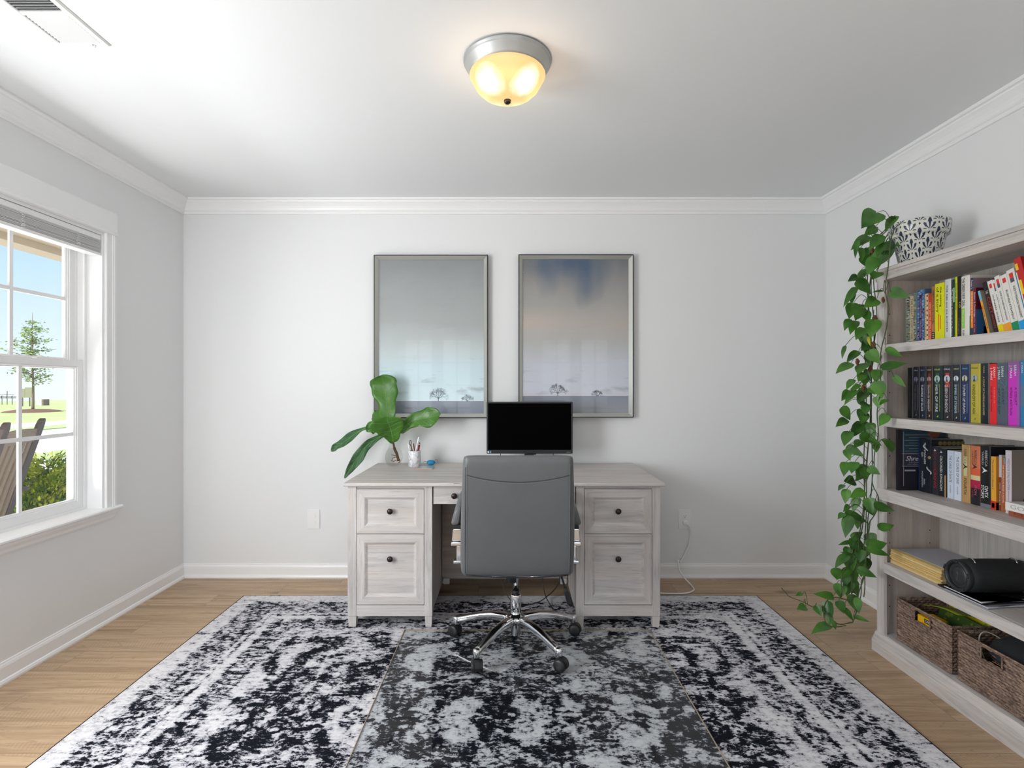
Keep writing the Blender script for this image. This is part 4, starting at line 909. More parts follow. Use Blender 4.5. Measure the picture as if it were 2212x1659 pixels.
book((40, 130, 176), 2203.9, 2224, Z2, .240, 'blue paperback with grey blue patches at the right edge of the second shelf', xs=1.85, group=G2, bands=[(.30, .62, (84, 120, 148)), (.86, 1, (60, 130, 170))], txt=[('SARAH', .88, .16, .22, (235, 242, 245), .42), ('J. MAAS', .88, .16, .16, (220, 235, 245), .78)])

# third shelf
ck = new_empty('cookbook', (1.800, 2.518, Z3 + .0006), 'tall dark cookbook with a white script word on its cover, against the side panel', 'book')
ob('cover', MB().box(0, .218, 0, .014, 0, .281), paint((36, 34, 42), .25), ck, local=True)
ob('spine', MB().box(-.0006, 0, .001, .013, 0, .281), paint((24, 24, 30), .3), ck, local=True)
ob('title_block', MB().box(.018, .218, -.0004, 0, .112, .168), paint((50, 48, 62)), ck, local=True)
ob('cover_photo', MB().box(.018, .218, -.0003, 0, .172, .281), paint((38, 62, 74)), ck, local=True)
b = MB()
for k in range(7): b.box(.03 + .02 * (k % 2), .16, -.0006, -.0003, .180 + k * .0125, .1815 + k * .0125)
b.box(.018, .218, -.0007, 0, .168, .170); b.box(.018, .218, -.0007, 0, .110, .112); b.box(.024, .0255, -.0007, 0, .02, .27); b.box(.03, .08, -.0007, 0, .088, .095)
ob('white_rules', b, paint((150, 156, 164)), ck, local=True)['kind'] = 'stuff'
ob('apron_photo', MB().sphere((.145, .0, .195), .055, .0008, .045), paint((96, 34, 34)), ck, local=True)
ob('face_photo', MB().sphere((.165, .0, .262), .030, .0008, .024), paint((120, 70, 48)), ck, local=True)
ob('hand_photo', MB().loft([[Vector((.10 + a, -.0006, z)), Vector((.10 + a + w_, -.0006, z)), Vector((.10 + a + w_, 0, z)), Vector((.10 + a, 0, z))] for a, w_, z in ((.0, .035, .108), (.012, .028, .085), (.022, .03, .070), (.03, .034, .058))], True, False), paint((104, 58, 46)), ck, local=True)
text('Shredded', ck, Vector((.094, -.0008, .146)), 'front', .022, .126, paint((206, 208, 214)), 'title_lettering', shear=.35)
text('THE SECRETS OF', ck, Vector((.086, -.0008, .129)), 'front', .0045, .075, paint((150, 150, 160)), 'title_lettering')
text('KITCHEN CRAFT', ck, Vector((.086, -.0008, .120)), 'front', .0045, .085, paint((150, 150, 160)), 'title_lettering')
ck['group'] = G3
e = book((26, 32, 42), 1984, 2012, Z3, .243, 'thick black blue hardback with silver ribbon and a gold disc on its spine', xs=1.888, depth=.14, hard=True, group=G3, rough=.3, bands=[(0, 1, (24, 50, 130), .86, 1.0)], txt=[('THE STARLESS', .73, .40, .13, (214, 214, 216), .46), ('SEA', .70, .09, .13, (214, 214, 216), .66), ('MORGENSTERN', .24, .30, .10, (190, 190, 196), .66), ('ERIN', .20, .10, .10, (190, 190, 196), .50)])
for k in range(2):
    b = MB(); pts = [(-.0026, .030 - .02 * k + .012 * math.sin(q * .5 + k), .243 * (.90 - .42 * k) - q * .0032) for q in range(10)]
    b.tube(catmull(pts, 3), .0026, 6); ob('silver_ribbon', b, paint((190, 194, 200), .3), e, local=True)
ob('gold_disc', MB().lathe([(.0065, -.0032), (.0075, -.002), (.0075, 0)], (0, .010, .243 * .66), 16, 'x'), plain('gold_foil', (.55, .42, .16), .35, .6), e, local=True)
b = MB()
for k in range(6): b.lathe([(.010, -.0005), (.010, 0)], (.04 + k * .02, 0, .225), 8, 'y')
ob('cover_ornament', b, paint((112, 100, 52)), e, local=True)['kind'] = 'stuff'
book((44, 40, 48), 2013, 2026.4, Z3, .212, 'dark charcoal paperback with red lettering behind the white pair', depth=.13, xs=1.890, group=G3, txt=[('SIX OF', .72, .36, .42, (110, 50, 60)), ('CROWS', .34, .40, .46, (176, 40, 46)), ('4', .93, .05, .4, (220, 225, 225), .5, 'down')])
book((24, 34, 40), 2027, 2044, Z3, .210, 'black green paperback with large white letters and a tan corner', depth=.13, xs=1.890, group=G3, bands=[(.0, .45, (170, 130, 84), .0, .22)], txt=[('CROOKED KINGDOM', .48, .72, .30, (226, 226, 222), .64), ('4', .92, .05, .3, (220, 225, 225), .64)])
book((206, 216, 232), 2046, 2060, Z3, .205, 'pale blue white paperback, farther of the matching pair', depth=.135, xs=1.890, group=G3, txt=[('THE CURSE OF SAINTS', .62, .56, .34, (90, 100, 116)), ('KATE DRAMIS', .20, .16, .16, (140, 150, 160))])
book((214, 222, 236), 2061, 2076.2, Z3, .205, 'pale blue white paperback, nearer of the matching pair', depth=.135, xs=1.890, group=G3, txt=[('THE CURSE OF SINS', .62, .56, .34, (96, 106, 122)), ('KATE DRAMIS', .20, .16, .16, (140, 150, 160))])
e = book((188, 150, 96), 2077, 2095.6, Z3, .238, 'gold hardback with black lettering and a small bird', depth=.135, xs=1.890, hard=True, group=G3, rough=.25, bands=[(.46, .80, (206, 200, 150), .1, .9)], txt=[('REBECCA', .80, .26, .26, (96, 84, 60), .52), ('FOURTH', .28, .28, .32, (64, 52, 30), .52)])
def bird(e, h, t, col, fz):
    b = MB().prism([(t * .25, h * fz), (t * .5, h * (fz + .02)), (t * .8, h * (fz + .05)), (t * .6, h * fz), (t * .8, h * (fz - .045)), (t * .45, h * (fz - .015))], 'x', -.0027, -.0015); ob('bird_mark', b, paint(col), e, local=True)
bird(e, .238, .04, (50, 40, 26), .62)
e = book((210, 122, 84), 2096.2, 2117, Z3, .238, 'coral and red hardback fading to black at the foot', depth=.135, xs=1.890, hard=True, group=G3, rough=.25, bands=[(0, .28, (36, 34, 42)), (.28, .42, (176, 34, 74)), (.42, .50, (214, 206, 150)), (.50, .62, (224, 100, 70))], txt=[('REBECCA', .80, .26, .22, (100, 70, 64), .42), ('YARROS', .80, .22, .17, (130, 80, 70), .72), ('IRON', .25, .16, .26, (190, 90, 110), .40), ('FLAME', .22, .20, .22, (150, 50, 70), .72)])
bird(e, .238, .042, (70, 40, 34), .645)
e = book((26, 28, 34), 2117.6, 2139.6, Z3, .243, 'black hardback with bold white title and silver foot', depth=.135, xs=1.890, hard=True, group=G3, rough=.25, bands=[(0, .06, (120, 126, 138))], txt=[('REBECCA', .80, .26, .24, (200, 200, 204), .36), ('YARROS', .80, .22, .18, (190, 190, 196), .70), ('ONYX', .26, .19, .34, (244, 244, 246), .34), ('STORM', .25, .21, .30, (244, 244, 246), .72)])
bird(e, .243, .044, (236, 236, 238), .60)
book((232, 170, 50), 2140.4, 2152, Z3, .206, 'orange yellow paperback with a red foot, right of the black hardback', depth=.135, xs=1.890, group=G3, bands=[(0, .16, (206, 50, 34)), (.03, .12, (110, 26, 30), .3, .85)], txt=[('The summer of a thousand', .66, .56, .30, (120, 90, 120), .6)], cover=[(0, 1, 0, 1, (190, 128, 50)), (0, 1, 0, .14, (200, 66, 36))])
book((206, 196, 196), 2157.5, 2163.6, Z3, .214, 'thin white topped book with a brown middle, beside the orange yellow one', depth=.13, xs=1.90, group=G3, bands=[(0, .60, (142, 70, 40))], txt=[('lost flowers', .3, .4, .5, (236, 220, 210))])
book((182, 98, 46), 2164, 2171, Z3, .206, 'thin rust brown book left of the tall pinkish white one', depth=.13, xs=1.90, group=G3, bands=[(.88, 1, (120, 170, 180), .0, .4)], txt=[('THE WOMAN IN BEIGE', .62, .5, .45, (246, 226, 206)), ('A NOVEL', .25, .2, .4, (246, 226, 206))])
book((214, 204, 212), 2171.6, 2185.5, Z3, .238, 'tall pinkish white book with slim grey title lettering', xs=1.884, depth=.145, group=G3, txt=[('MEDICIS DAUGHTER', .62, .50, .34, (150, 140, 154)), ('SOPHIE PERINOT', .25, .22, .18, (190, 160, 176))], cover=[(0, 1, 0, 1, (150, 138, 130)), (.15, .75, .02, .16, (104, 96, 74)), (.3, .5, .16, .24, (104, 96, 74))])
# lying pair with glass bottle on top
for lab, col, x0, zb, th, ttl, tc_ in (('brown book lying flat at the right end of the third shelf', (160, 84, 58), 1.862, Z3 + .0006, .020, 'COUNTRY', (120, 52, 36)), ('white book with pale grey capitals lying on the brown one', (232, 230, 224), 1.850, Z3 + .0212, .030, 'GOOD LIFE', (176, 178, 180))):
    e = new_empty('book', (x0, 1.80, zb), lab, 'book', 'books lying flat on the third shelf')
    ob('cover', MB().prism([(0, 0), (.165, 0), (.165, .002), (.003, .002), (.003, th - .002), (.165, th - .002), (.165, th), (0, th)], 'y', .0, .230), paint(col), e, local=True)
    ob('pages', MB().box(.003, .160, .003, .227, .0025, th - .0025), PAGES, e, local=True)
    text(ttl, e, Vector((-.0006, .115, th / 2)), 'across', th * .5, .19, paint(tc_), 'title_lettering')
GGL = NT('green_bottle_glass'); GGL.set(Base_Color=(.14, .30, .22), Roughness=.08); GGL.b.inputs['Transmission Weight'].default_value = .35; GGL = GGL.m
tag(ob('glass_bottle', MB().lathe([(.030, 0), (.034, .004), (.035, .07), (.033, .10), (.018, .135), (.012, .15), (.012, .19), (.015, .192), (.015, .20), (.010, .20), (.010, .15), (.002, .14)], (1.905, 1.875, Z3 + .0518), 28), GGL), 'green glass bottle standing on the lying books at the right edge', 'bottle')

# ------------------------------------------------------------------ fourth shelf: folders, portfolios, speaker
Z4 = .433
MAN = [paint(q, .7) for q in ((226, 196, 130), (232, 206, 146), (218, 184, 112), (238, 222, 178), (222, 190, 120))]
rnd = random.Random(11); z = Z4 + .0008
for k in range(11):
    th = .0062 if k not in (0, 10) else .0045
    e = new_empty('manila_folder', (1.79 + rnd.uniform(-.002, .003), 2.255 + rnd.uniform(-.004, .004), z), None, None)
    L_, W_ = .300, .236 + rnd.uniform(-.006, .004)
    if k == 0: lab = 'pale folder at the bottom of the stack of tan folders'
    elif k == 10: lab = 'tan folder under the grey sheet at the top of the stack of folders'
    else: lab = 'tan folder, %s up from the bottom of the stack of folders' % ('', 'second', 'third', 'fourth', 'fifth', 'sixth', 'seventh', 'eighth', 'ninth', 'tenth')[k]
    tag(e, lab, 'folder', 'tan folders stacked on the fourth shelf')
    zf = lambda u, s: s
    ob('folder_cover', MB().prism([(W_, 0), (.004, 0), (0, th * .35), (0, th * .6), (.004, th - .0006), (W_, th - .0006), (W_, th - .0012), (.005, th - .0012), (.0016, th * .5), (.005, .0008), (W_, .0008)], 'y', 0, L_), MAN[k % 5] if k else MAN[3], e, local=True)
    ob('papers', MB().box(.006, W_ - .004, .004, L_ - .003, .0012, th - .0016), PAGES, e, local=True)
    z += th
tag(ob('paper_sheet', MB().box(1.815, 2.030, 2.262, 2.552, z + .0002, z + .0016), paint((178, 178, 186), .7)), 'grey sheet of paper lying on top of the tan folders', 'paper')
def slanted(name, x0, x1, y0, y1, z0, z1, sk, mat, lab, cat, sheet):
    e = new_empty(name, ((x0 + x1) / 2, (y0 + y1) / 2, z0), lab, cat)
    q = [(x0, y0), (x1, y0 + sk * .2), (x1, y1 - .02), (x0 - .004, y1)]
    ob('cover', MB().prism(q, 'z', z0, z1), mat, e, bevel=0.0006)
    ob('page_edge', MB().prism([(x0 - .0015, y0 - .001), (x0 + .2, y0 - .001 + sk * .2), (x0 + .2, y0 + .02), (x0 + .004, y0 + .01), (x0 + .003, y1 - .04), (x0 - .0015, y1 - .03)], 'z', z1, z1 + .0022), sheet, e)
slanted('notebook', 1.773, 2.028, 2.015, 2.244, Z4 + .0006, Z4 + .0046, .2, paint((150, 152, 160), .5), 'grey notebook at the bottom under the black portfolio and speaker', 'notebook', paint((214, 214, 220), .6))
slanted('portfolio', 1.772, 2.028, 2.040, 2.246, Z4 + .0070, Z4 + .0135, .2, paint((20, 20, 23), .5), 'thin black portfolio with white page edge under the black speaker', 'portfolio', paint((236, 236, 238), .5))
SPK = plain('speaker_fabric', (0.016, 0.018, 0.020), 0.75, bump=(700, 0.5, 0.001))
sp = new_empty('portable_speaker', (1.90, 2.165, Z4 + .0160), 'black barrel shaped portable speaker lying on the black portfolio', 'speaker')
SY, SZ, SR = 2.150, Z4 + .0160 + .064, .064
ob('body', MB().lathe([(.055, 1.785), (.061, 1.790), (.0635, 1.815), (.064, 1.90), (.0635, 1.985), (.058, 2.025), (.045, 2.030)], (0, SY, SZ), 48, 'x'), SPK, sp)
b = MB().lathe([(.050, 1.790), (.047, 1.772), (.051, 1.764), (.057, 1.763), (.061, 1.769), (.0615, 1.778), (.059, 1.786)], (0, SY, SZ), 48, 'x', cap=False)
for k in range(5):
    a = R(20 + 72 * k); b.tube([(1.7625, SY + .0575 * math.cos(a + q), SZ + .0575 * math.sin(a + q)) for q in (-.16, -.08, 0, .08, .16)], .0035, 8)
ob('end_ring', b, plain('speaker_rubber', (.020, .022, .024), .45), sp)
bp = ob('bass_radiator', MB().lathe([(.0505, 1.790), (.0495, 1.778), (.042, 1.774), (.037, 1.779), (.034, 1.775), (.031, 1.773), (.001, 1.772)], (0, SY, SZ), 48, 'x', cap=False), plain('speaker_cone', (.030, .034, .037), .4), sp)
b = MB().prism([(SY - .006, SZ + .006), (SY - .001, SZ + .022), (SY + .006, SZ + .008), (SY + .002, SZ + .004)], 'x', 1.7708, 1.7722); b.box(1.7708, 1.7722, SY - .002, SY + .003, SZ - .008, SZ + .001)
b.lathe([(.0045, 1.7705), (.0045, 1.7722)], (0, SY + .003, SZ - .014), 14, 'x'); ob('emblem', b, plain('speaker_emblem', (.07, .075, .08), .3), bp)
for xx in (1.812, 1.975):
    ob('strap_loop', MB().tube([(xx + .004 * math.cos(a), SY - .016 + .022 * math.cos(a) * 1.0, SZ + .060 + .012 * math.sin(a)) for a in [math.pi * q / 10 for q in range(11)]], .0022, 8), CHROME, sp)
rb = []
for xx, k in ((1.898, 1.0), (1.962, 1.0)): pass
b = MB(); pts = [(1.93 + .034 * math.cos(a), SY - .0575 - .0005, SZ - .026 + .009 * math.sin(a)) for a in [2 * math.pi * q / 24 for q in range(25)]]
b.tube(pts, .0016, 6); ob('port_cover', b, BLACK_P, sp)

# ------------------------------------------------------------------ baskets
WV = NT('water_hyacinth_weave')
ncl = WV.voro(WV.map(scale=(40, 36, 98)), scale=1.0, out='Color'); sp_ = WV.t.nodes.new('ShaderNodeSeparateColor'); WV.link(sp_.inputs[0], ncl)
nf = WV.noise(WV.map(scale=(160, 160, 600)), scale=1, detail=3)
cn = WV.noise(WV.map(scale=(48, 48, 95)), scale=1, detail=2, rough=.6)
cc = WV.ramp(WV.mix(.35, WV.ramp(cn, [(.3, 0.0), (.7, 1.0)]), sp_.outputs[0]), [(0.0, (0.085, 0.052, 0.036)), (0.35, (0.185, 0.120, 0.088)), (0.65, (0.30, 0.205, 0.155)), (0.92, (0.40, 0.27, 0.185)), (1.0, (0.46, 0.36, 0.28))])
cc = WV.mix(WV.ramp(nf, [(0.30, 0.6), (0.55, 0.0)]), cc, (0.075, 0.05, 0.038))
WV.set(Base_Color=cc, Roughness=0.6); WV.bump(nf, 0.3, 0.002); WV = WV.m
def woven_wall(b, O, U, V, N_, L, Hh, hole=None):
    """a woven panel: lens-shaped strands bulging over and under, row by row"""
    rows = max(3, round(Hh / .0102)); cols = max(3, round(L / .027)); nu, nv = 7, 5
    for r_ in range(rows):
        for c_ in range(-1, cols + 1):
            u0 = (c_ + (.5 if r_ % 2 else 0)) * L / cols; u1 = u0 + L / cols * 1.12; v0 = r_ * Hh / rows
            u0c, u1c = max(u0, 0), min(u1, L)
            if u1c - u0c < .003: continue
            um, vm = (u0c + u1c) / 2, v0 + Hh / rows / 2
            if hole and hole[0] - .002 < um < hole[1] + .002 and hole[2] < vm < hole[3]: continue
            vs = []; sag = random.uniform(-.0012, .0012)
            for i in range(nu):
                a = i / (nu - 1); w_ = math.sin(math.pi * min(max(a, .0), 1.0)) ** .6
                for j in range(nv):
                    q = j / (nv - 1) * 2 - 1
                    hv = Hh / rows * .60 * (.42 + .58 * w_)
                    bl_ = .0042 * w_ * math.cos(q * math.pi / 2) - .001
                    vs.append(O + U * (u0c + (u1c - u0c) * a) + V * (vm + sag + q * hv + .0022 * (a - .5)) + N_ * bl_)
            b.add(vs, [(i * nv + j, i * nv + j + 1, (i + 1) * nv + j + 1, (i + 1) * nv + j) for i in range(nu - 1) for j in range(nv - 1)], True)
def rope(b, pts, r_=.0045, pitch=.012):
    """a braided edging: two strands twisted around a path"""
    P = [Vector(p) for p in pts]; out = []
    for i in range(len(P) - 1):
        n = max(1, int((P[i + 1] - P[i]).length / .002))
        out += [P[i].lerp(P[i + 1], k / n) for k in range(n)]
    out.append(P[-1])
    for ph in (0, math.pi):
        pp = []; s = 0
        for i, p in enumerate(out):
            if i: s += (p - out[i - 1]).length
            t = (out[min(i + 1, len(out) - 1)] - out[max(i - 1, 0)]).normalized()
            a = t.cross(Vector((0, 0, 1)) if abs(t.z) < .9 else Vector((1, 0, 0))).normalized(); c_ = a.cross(t)
            an = s / pitch * 2 * math.pi + ph; pp.append(p + a * r_ * .45 * math.cos(an) + c_ * r_ * .45 * math.sin(an))
        b.tube(pp, r_ * .62, 6)
def basket(x0, x1, y0, y1, z0, z1, lab):
    e = new_empty('wicker_basket', ((x0 + x1) / 2, (y0 + y1) / 2, z0), lab, 'basket', 'wicker baskets on the bottom shelf')
    hy0, hy1, hz0, hz1 = y0 + (y1 - y0) * .355, y0 + (y1 - y0) * .645, (z1 - z0) * .68, (z1 - z0) * .93
    b = MB(); X_, Y_, Zv = Vector((1, 0, 0)), Vector((0, 1, 0)), Vector((0, 0, 1)); Hh = z1 - z0 - .006
    woven_wall(b, Vector((x0 + .004, y0, z0 + .001)), Y_, Zv, -X_, y1 - y0, Hh, (hy0 - y0, hy1 - y0, hz0, hz1))
    woven_wall(b, Vector((x1 - .004, y0, z0 + .001)), Y_, Zv, X_, y1 - y0, Hh)
    woven_wall(b, Vector((x0, y0 + .004, z0 + .001)), X_, Zv, -Y_, x1 - x0, Hh); woven_wall(b, Vector((x0, y1 - .004, z0 + .001)), X_, Zv, Y_, x1 - x0, Hh)
    woven_wall(b, Vector((x1 - .008, y0, z0 + .001)), Y_, Zv, -X_, y1 - y0, Hh); woven_wall(b, Vector((x0, y1 - .008, z0 + .001)), X_, Zv, -Y_, x1 - x0, Hh)
    ob('weave', b, WV, e, flip=False)
    c = MB()
    for q in ((x0 + .0045, x0 + .0065, y0 + .005, hy0), (x0 + .0045, x0 + .0065, hy1, y1 - .005), (x1 - .0065, x1 - .0045, y0 + .005, y1 - .005), (x0 + .005, x1 - .005, y0 + .0045, y0 + .0065), (x0 + .005, x1 - .005, y1 - .0065, y1 - .0045)):
        c.box(*q, z0 + .002, z1 - .008)
    c.box(x0 + .0045, x0 + .0065, hy0, hy1, z0 + .002, z0 + hz0 - .004); c.box(x0 + .0045, x0 + .0065, hy0, hy1, z0 + hz1 + .006, z1 - .004); c.box(x0 + .005, x1 - .005, y0 + .005, y1 - .005, z0 + .001, z0 + .004)
    ob('liner', c, paint((58, 38, 28), .8), e)
    b = MB(); zt = z1 - .004; i = .002
    rope(b, [(x0 + i, y0 + i, zt), (x0 + i, y1 - i, zt), (x1 - i, y1 - i, zt), (x1 - i, y0 + i, zt), (x0 + i, y0 + i, zt)])
    ob('rim', b, WV, e, flip=False)
    b = MB(); rope(b, [(x0 + .001, hy0, z0 + hz1), (x0 + .001, hy0, z0 + hz0), (x0 + .001, hy1, z0 + hz0), (x0 + .001, hy1, z0 + hz1)], .0036)
    ob('handle_edge', b, WV, e, flip=False)
    b = MB(); rope(b, [(x0, y1, z0 + .005), (x0, y0, z0 + .005), (x1, y0, z0 + .005)], .004); ob('foot_edge', b, WV, e, flip=False)
    return e
ZB = .0940
basket(1.790, 2.025, 2.206, 2.516, ZB, .288, 'wicker basket holding magazines and a yellow box, farther one on the bottom shelf')
basket(1.790, 2.025, 1.868, 2.176, ZB, .288, 'wicker basket holding a round black case, nearer one on the bottom shelf')
# contents
e = new_empty('yellow_box', (1.815, 2.352, ZB + .11), 'small yellow box with black label showing in the handle hole', 'box')
ob('box', MB().box(1.802, 1.870, 2.322, 2.402, ZB + .006, .258), paint((232, 176, 24), .4), e, bevel=0.002)
ob('label', MB().box(1.8012, 1.8021, 2.328, 2.362, .236, .254), INK_K, e)
text('CAT', e, Vector((1.8006, 2.345, .245)) - ORG[e.name], 'across', .010, .024, paint((240, 240, 230)), 'label_lettering')
for lab, (x0, x1, y0, y1), z1_, col, a in (('green magazine with salad photo sticking up in the farther basket', (1.88, 1.89, 2.24, 2.46), .292, (64, 96, 40), 0), ('yellow covered magazine standing behind the green one', (1.925, 1.935, 2.23, 2.47), .300, (206, 190, 40), 0), ('dark magazine lying towards the near end of the farther basket', (1.96, 1.97, 2.225, 2.44), .290, (34, 36, 34), 0)):
    mg = new_empty('magazine', ((x0 + x1) / 2, (y0 + y1) / 2, ZB + .006), lab, 'magazine', 'magazines in the farther basket', rot=(0, R(24), 0))
    ob('cover', MB().box(-.005, .005, -(y1 - y0) / 2, (y1 - y0) / 2, 0, (z1_ - ZB) * .93), paint(col, .35), mg, local=True)
    b = MB(); rnd = random.Random(int(x0 * 1000))
    for k in range(26):
        yy = rnd.uniform(-.09, .09); zz_ = rnd.uniform(.06, (z1_ - ZB) * .88); r_ = rnd.uniform(.005, .014)
        b.prism([(yy + r_ * math.cos(q) * rnd.uniform(.5, 1.2), zz_ + r_ * math.sin(q) * rnd.uniform(.5, 1.1)) for q in [2 * math.pi * j / 7 for j in range(7)]], 'x', -.0056, -.0049)
    ob('cover_print', b, paint(((120, 160, 60), (120, 130, 50), (60, 84, 50))[rnd.randint(0, 2)], .35), mg, local=True)['kind'] = 'stuff'
mg = new_empty('paper_flyer', (1.90, 2.36, .288), 'yellow green folded flyer lying open on top in the farther basket', 'flyer', rot=(R(-8), R(10), R(12)))
ob('sheet', MB().loft([[Vector((x_, y_, .012 * math.sin((y_ + .09) * 18))) for x_ in (-.06, -.02, .02, .06)] for y_ in [-.09 + .012 * k for k in range(14)]], False, True, closed=False), paint((160, 170, 40), .4), mg, local=True, solid=.001)
text('RECIPES', mg, Vector((0, 0, .014)), 'front', .012, .07, paint((70, 90, 30)), 'lettering')
cs = new_empty('round_case', (1.905, 2.010, .225), 'round black soft case bulging out of the nearer basket', 'case')
b = MB(); rings = []
for k in range(9):
    t = k / 8; rings.append([Vector((1.905 + (.100 * math.sin(math.pi * (.1 + .8 * t))) * math.cos(a), 2.000 + .125 * math.sin(math.pi * (.1 + .8 * t)) * math.sin(a), .205 + .115 * t + .018 * math.cos(a))) for a in [2 * math.pi * j / 32 for j in range(32)]])
ob('shell', b.loft(rings, True, True), plain('black_felt', (.022, .024, .026), .85, bump=(400, .4, .001)), cs, subsurf=1)
ob('zip', MB().tube([(1.905 + .101 * math.cos(a), 2.000 + .1265 * math.sin(a), .262 + .018 * math.cos(a)) for a in [2 * math.pi * j / 40 for j in range(41)]], .0022, 6), BLACK_P, cs)
tag(ob('cable_loop', MB().tube(catmull([(1.83, 2.09, .20), (1.83, 2.12, .27), (1.86, 2.13, .300), (1.90, 2.11, .285), (1.92, 2.08, .25)], 6), .0022, 6), paint((190, 180, 165))), 'pale thin cable looping up beside the round black case', 'cable')
b = MB()
for k in range(3): b.tube([(1.812, 2.035 + .010 * math.cos(a) - .012 * k, .240 + .012 * math.sin(a)) for a in [math.pi * (.3 + 1.4 * q / 12) for q in range(13)]], .0018, 6)
tag(ob('headphone_cord', b, paint((150, 92, 62))), 'coiled brown cord seen through the nearer basket handle hole', 'cord')
# ================================================================== pothos on the bookcase
def leafcol(name, dark, light, edge=None):
    n = NT(name); f = n.noise(scale=9, detail=2); g = n.noise(scale=70, detail=2)
    n.set(Base_Color=n.mix(n.ramp(f, [(.35, 0.0), (.65, 1.0)]), dark, light), Roughness=.38)
    n.b.inputs['Specular IOR Level'].default_value = .45; n.bump(g, .15, .002); return n.m
LEAF = leafcol('pothos_leaf', (.026, .100, .014), (.085, .240, .028))
LEAFY = leafcol('yellowing_leaf', (.42, .40, .03), (.62, .58, .06))
LEAFB = plain('withered_leaf', (.16, .06, .025), .8, bump=(60, .5, .01), var=.4)
STEM = plain('green_stem', (.055, .085, .025), .5, var=.3)
PROF = ((0, .06), (.04, .30), (.10, .43), (.20, .50), (.32, .495), (.46, .435), (.60, .34), (.74, .23), (.86, .12), (.95, .04), (1.0, .004))
def leaf(b, base, tip, width, n_, fold=.35, droop=.10, prof=PROF, wav=0.0, seed=0):
    base, tip = Vector(base), Vector(tip); ax_ = tip - base; L = ax_.length
    if L < 1e-4: return
    ax_.normalize(); n_ = (n_ - ax_ * n_.dot(ax_))
    if n_.length < 1e-3: n_ = ax_.cross(Vector((1, .2, .1)))
    n_.normalize(); sd = ax_.cross(n_).normalized(); vs = []; cols = (-1, -.66, -.33, 0, .33, .66, 1)
    for i, (t, w_) in enumerate(prof):
        mid = base + ax_ * (t * L) + n_ * (droop * L * (4 * t * (1 - t)) * .6)
        for s in cols:
            lobe = -.075 * L * abs(s) if t < .12 else 0
            q = mid + sd * (s * w_ * width) + n_ * (fold * abs(s) * w_ * width - .10 * width * s * s * w_) + ax_ * lobe
            if wav: q += n_ * wav * math.sin(t * 17 + seed + s * 1.5) * abs(s) * (w_ / .5)
            vs.append(q)
    k = len(cols); b.add(vs, [(i * k + j, i * k + j + 1, (i + 1) * k + j + 1, (i + 1) * k + j) for i in range(len(prof) - 1) for j in range(k - 1)], True)
# leaves read off the photograph: base and tip of each blade
LA = [(695,75,578,195,1),(840,105,765,215,.8),(835,112,800,82,1.1),(685,180,597,250,.9),(682,185,640,240,.9),(630,260,495,365,.62),(730,250,640,360,.7),(572,350,577,468,.6),(548,290,530,430,.35),(752,310,700,415,.8),
 (955,300,832,338,.75),(755,400,792,362,1),(828,362,882,435,1),(690,430,622,562,.9),(606,515,552,620,.7),(548,568,472,608,.7),(552,600,652,706,.9),(700,535,665,592,1.1),(532,660,437,808,.42),(515,690,500,792,.55),(742,678,660,692,.45),
 (812,680,952,728,.85),(692,748,598,812,1),(515,780,482,902,.8),(577,800,530,912,.8),(602,840,640,930,1),(482,903,446,992,.7),(530,920,490,1022,.75),(612,978,535,1062,1),(672,910,650,1052,.85),(642,1072,575,1147,.9),
 (452,1113,430,1212,.45),(552,1155,462,1242,.75),(492,1247,378,1326,.65),(640,1148,718,1245,1.1),(602,1247,552,1332,1),(592,1320,553,1388,1),(778,1132,902,1197,.62),(745,1285,938,1245,.5),(833,1345,925,1428,.55),
 (702,1298,690,1398,.95),(640,1338,600,1422,1),(700,1388,745,1518,.95),(512,1373,463,1452,.7),(562,1413,488,1472,.7),(532,1458,443,1572,.45),(482,1460,423,1538,.6),(602,1478,543,1532,1),(566,1555,655,1582,.8),(700,1508,722,1602,.9),(778,1532,718,1572,.7),(432,1588,492,1658,.8),
 (560,600,600,660,.8),(640,1440,690,1490,.9),(575,1205,540,1150,.01)]
LB = [(430,63,482,148,.8),(452,143,383,192,.65),(577,118,553,172,.9),(556,168,478,268,.6),(722,113,673,187,.95),(472,225,440,322,.85),(550,245,640,292,.8),(607,275,692,318,.75),(766,335,683,272,.9),(547,283,508,332,.9),(462,325,577,388,.75),(456,343,482,417,.9),(650,308,655,362,.9),
 (452,430,438,522,.85),(510,428,490,502,1),(592,455,518,552,.9),(604,462,682,507,1),(506,548,436,552,.95),(435,578,400,616,.6),(457,610,448,702,.75),(570,620,476,662,.9),(606,668,628,768,1.0),(470,713,432,757,.5),(645,712,780,750,.62),(440,768,398,805,.9),(452,765,602,832,.62),(472,790,448,928,.75),
 (675,865,772,842,.75),(497,932,566,888,.9),(482,953,398,976,.4),(598,985,728,962,.9),(600,1000,745,1048,.55),(500,935,595,1018,.65),(495,1045,410,1020,.4),(462,1048,378,1132,.75),(472,1138,388,1208,.5),(535,1135,660,1192,.62),(490,1098,525,1222,.6),(480,1200,530,1315,.85),
 (362,1318,233,1298,.55),(395,1233,420,1332,.8),(160,1298,116,1312,.8),(182,1385,126,1402,1),(254,1378,290,1448,1.0),(332,1355,348,1515,.62),(408,1348,440,1432,.9),(337,1508,220,1567,.6),(508,1448,613,1485,.42),(528,1330,540,1432,.7),(438,1398,502,1482,.7),(370,1480,385,1537,.7),(490,1308,530,1422,.8),(560,480,600,530,.8),(520,980,560,1050,.8)]
random.seed(21)
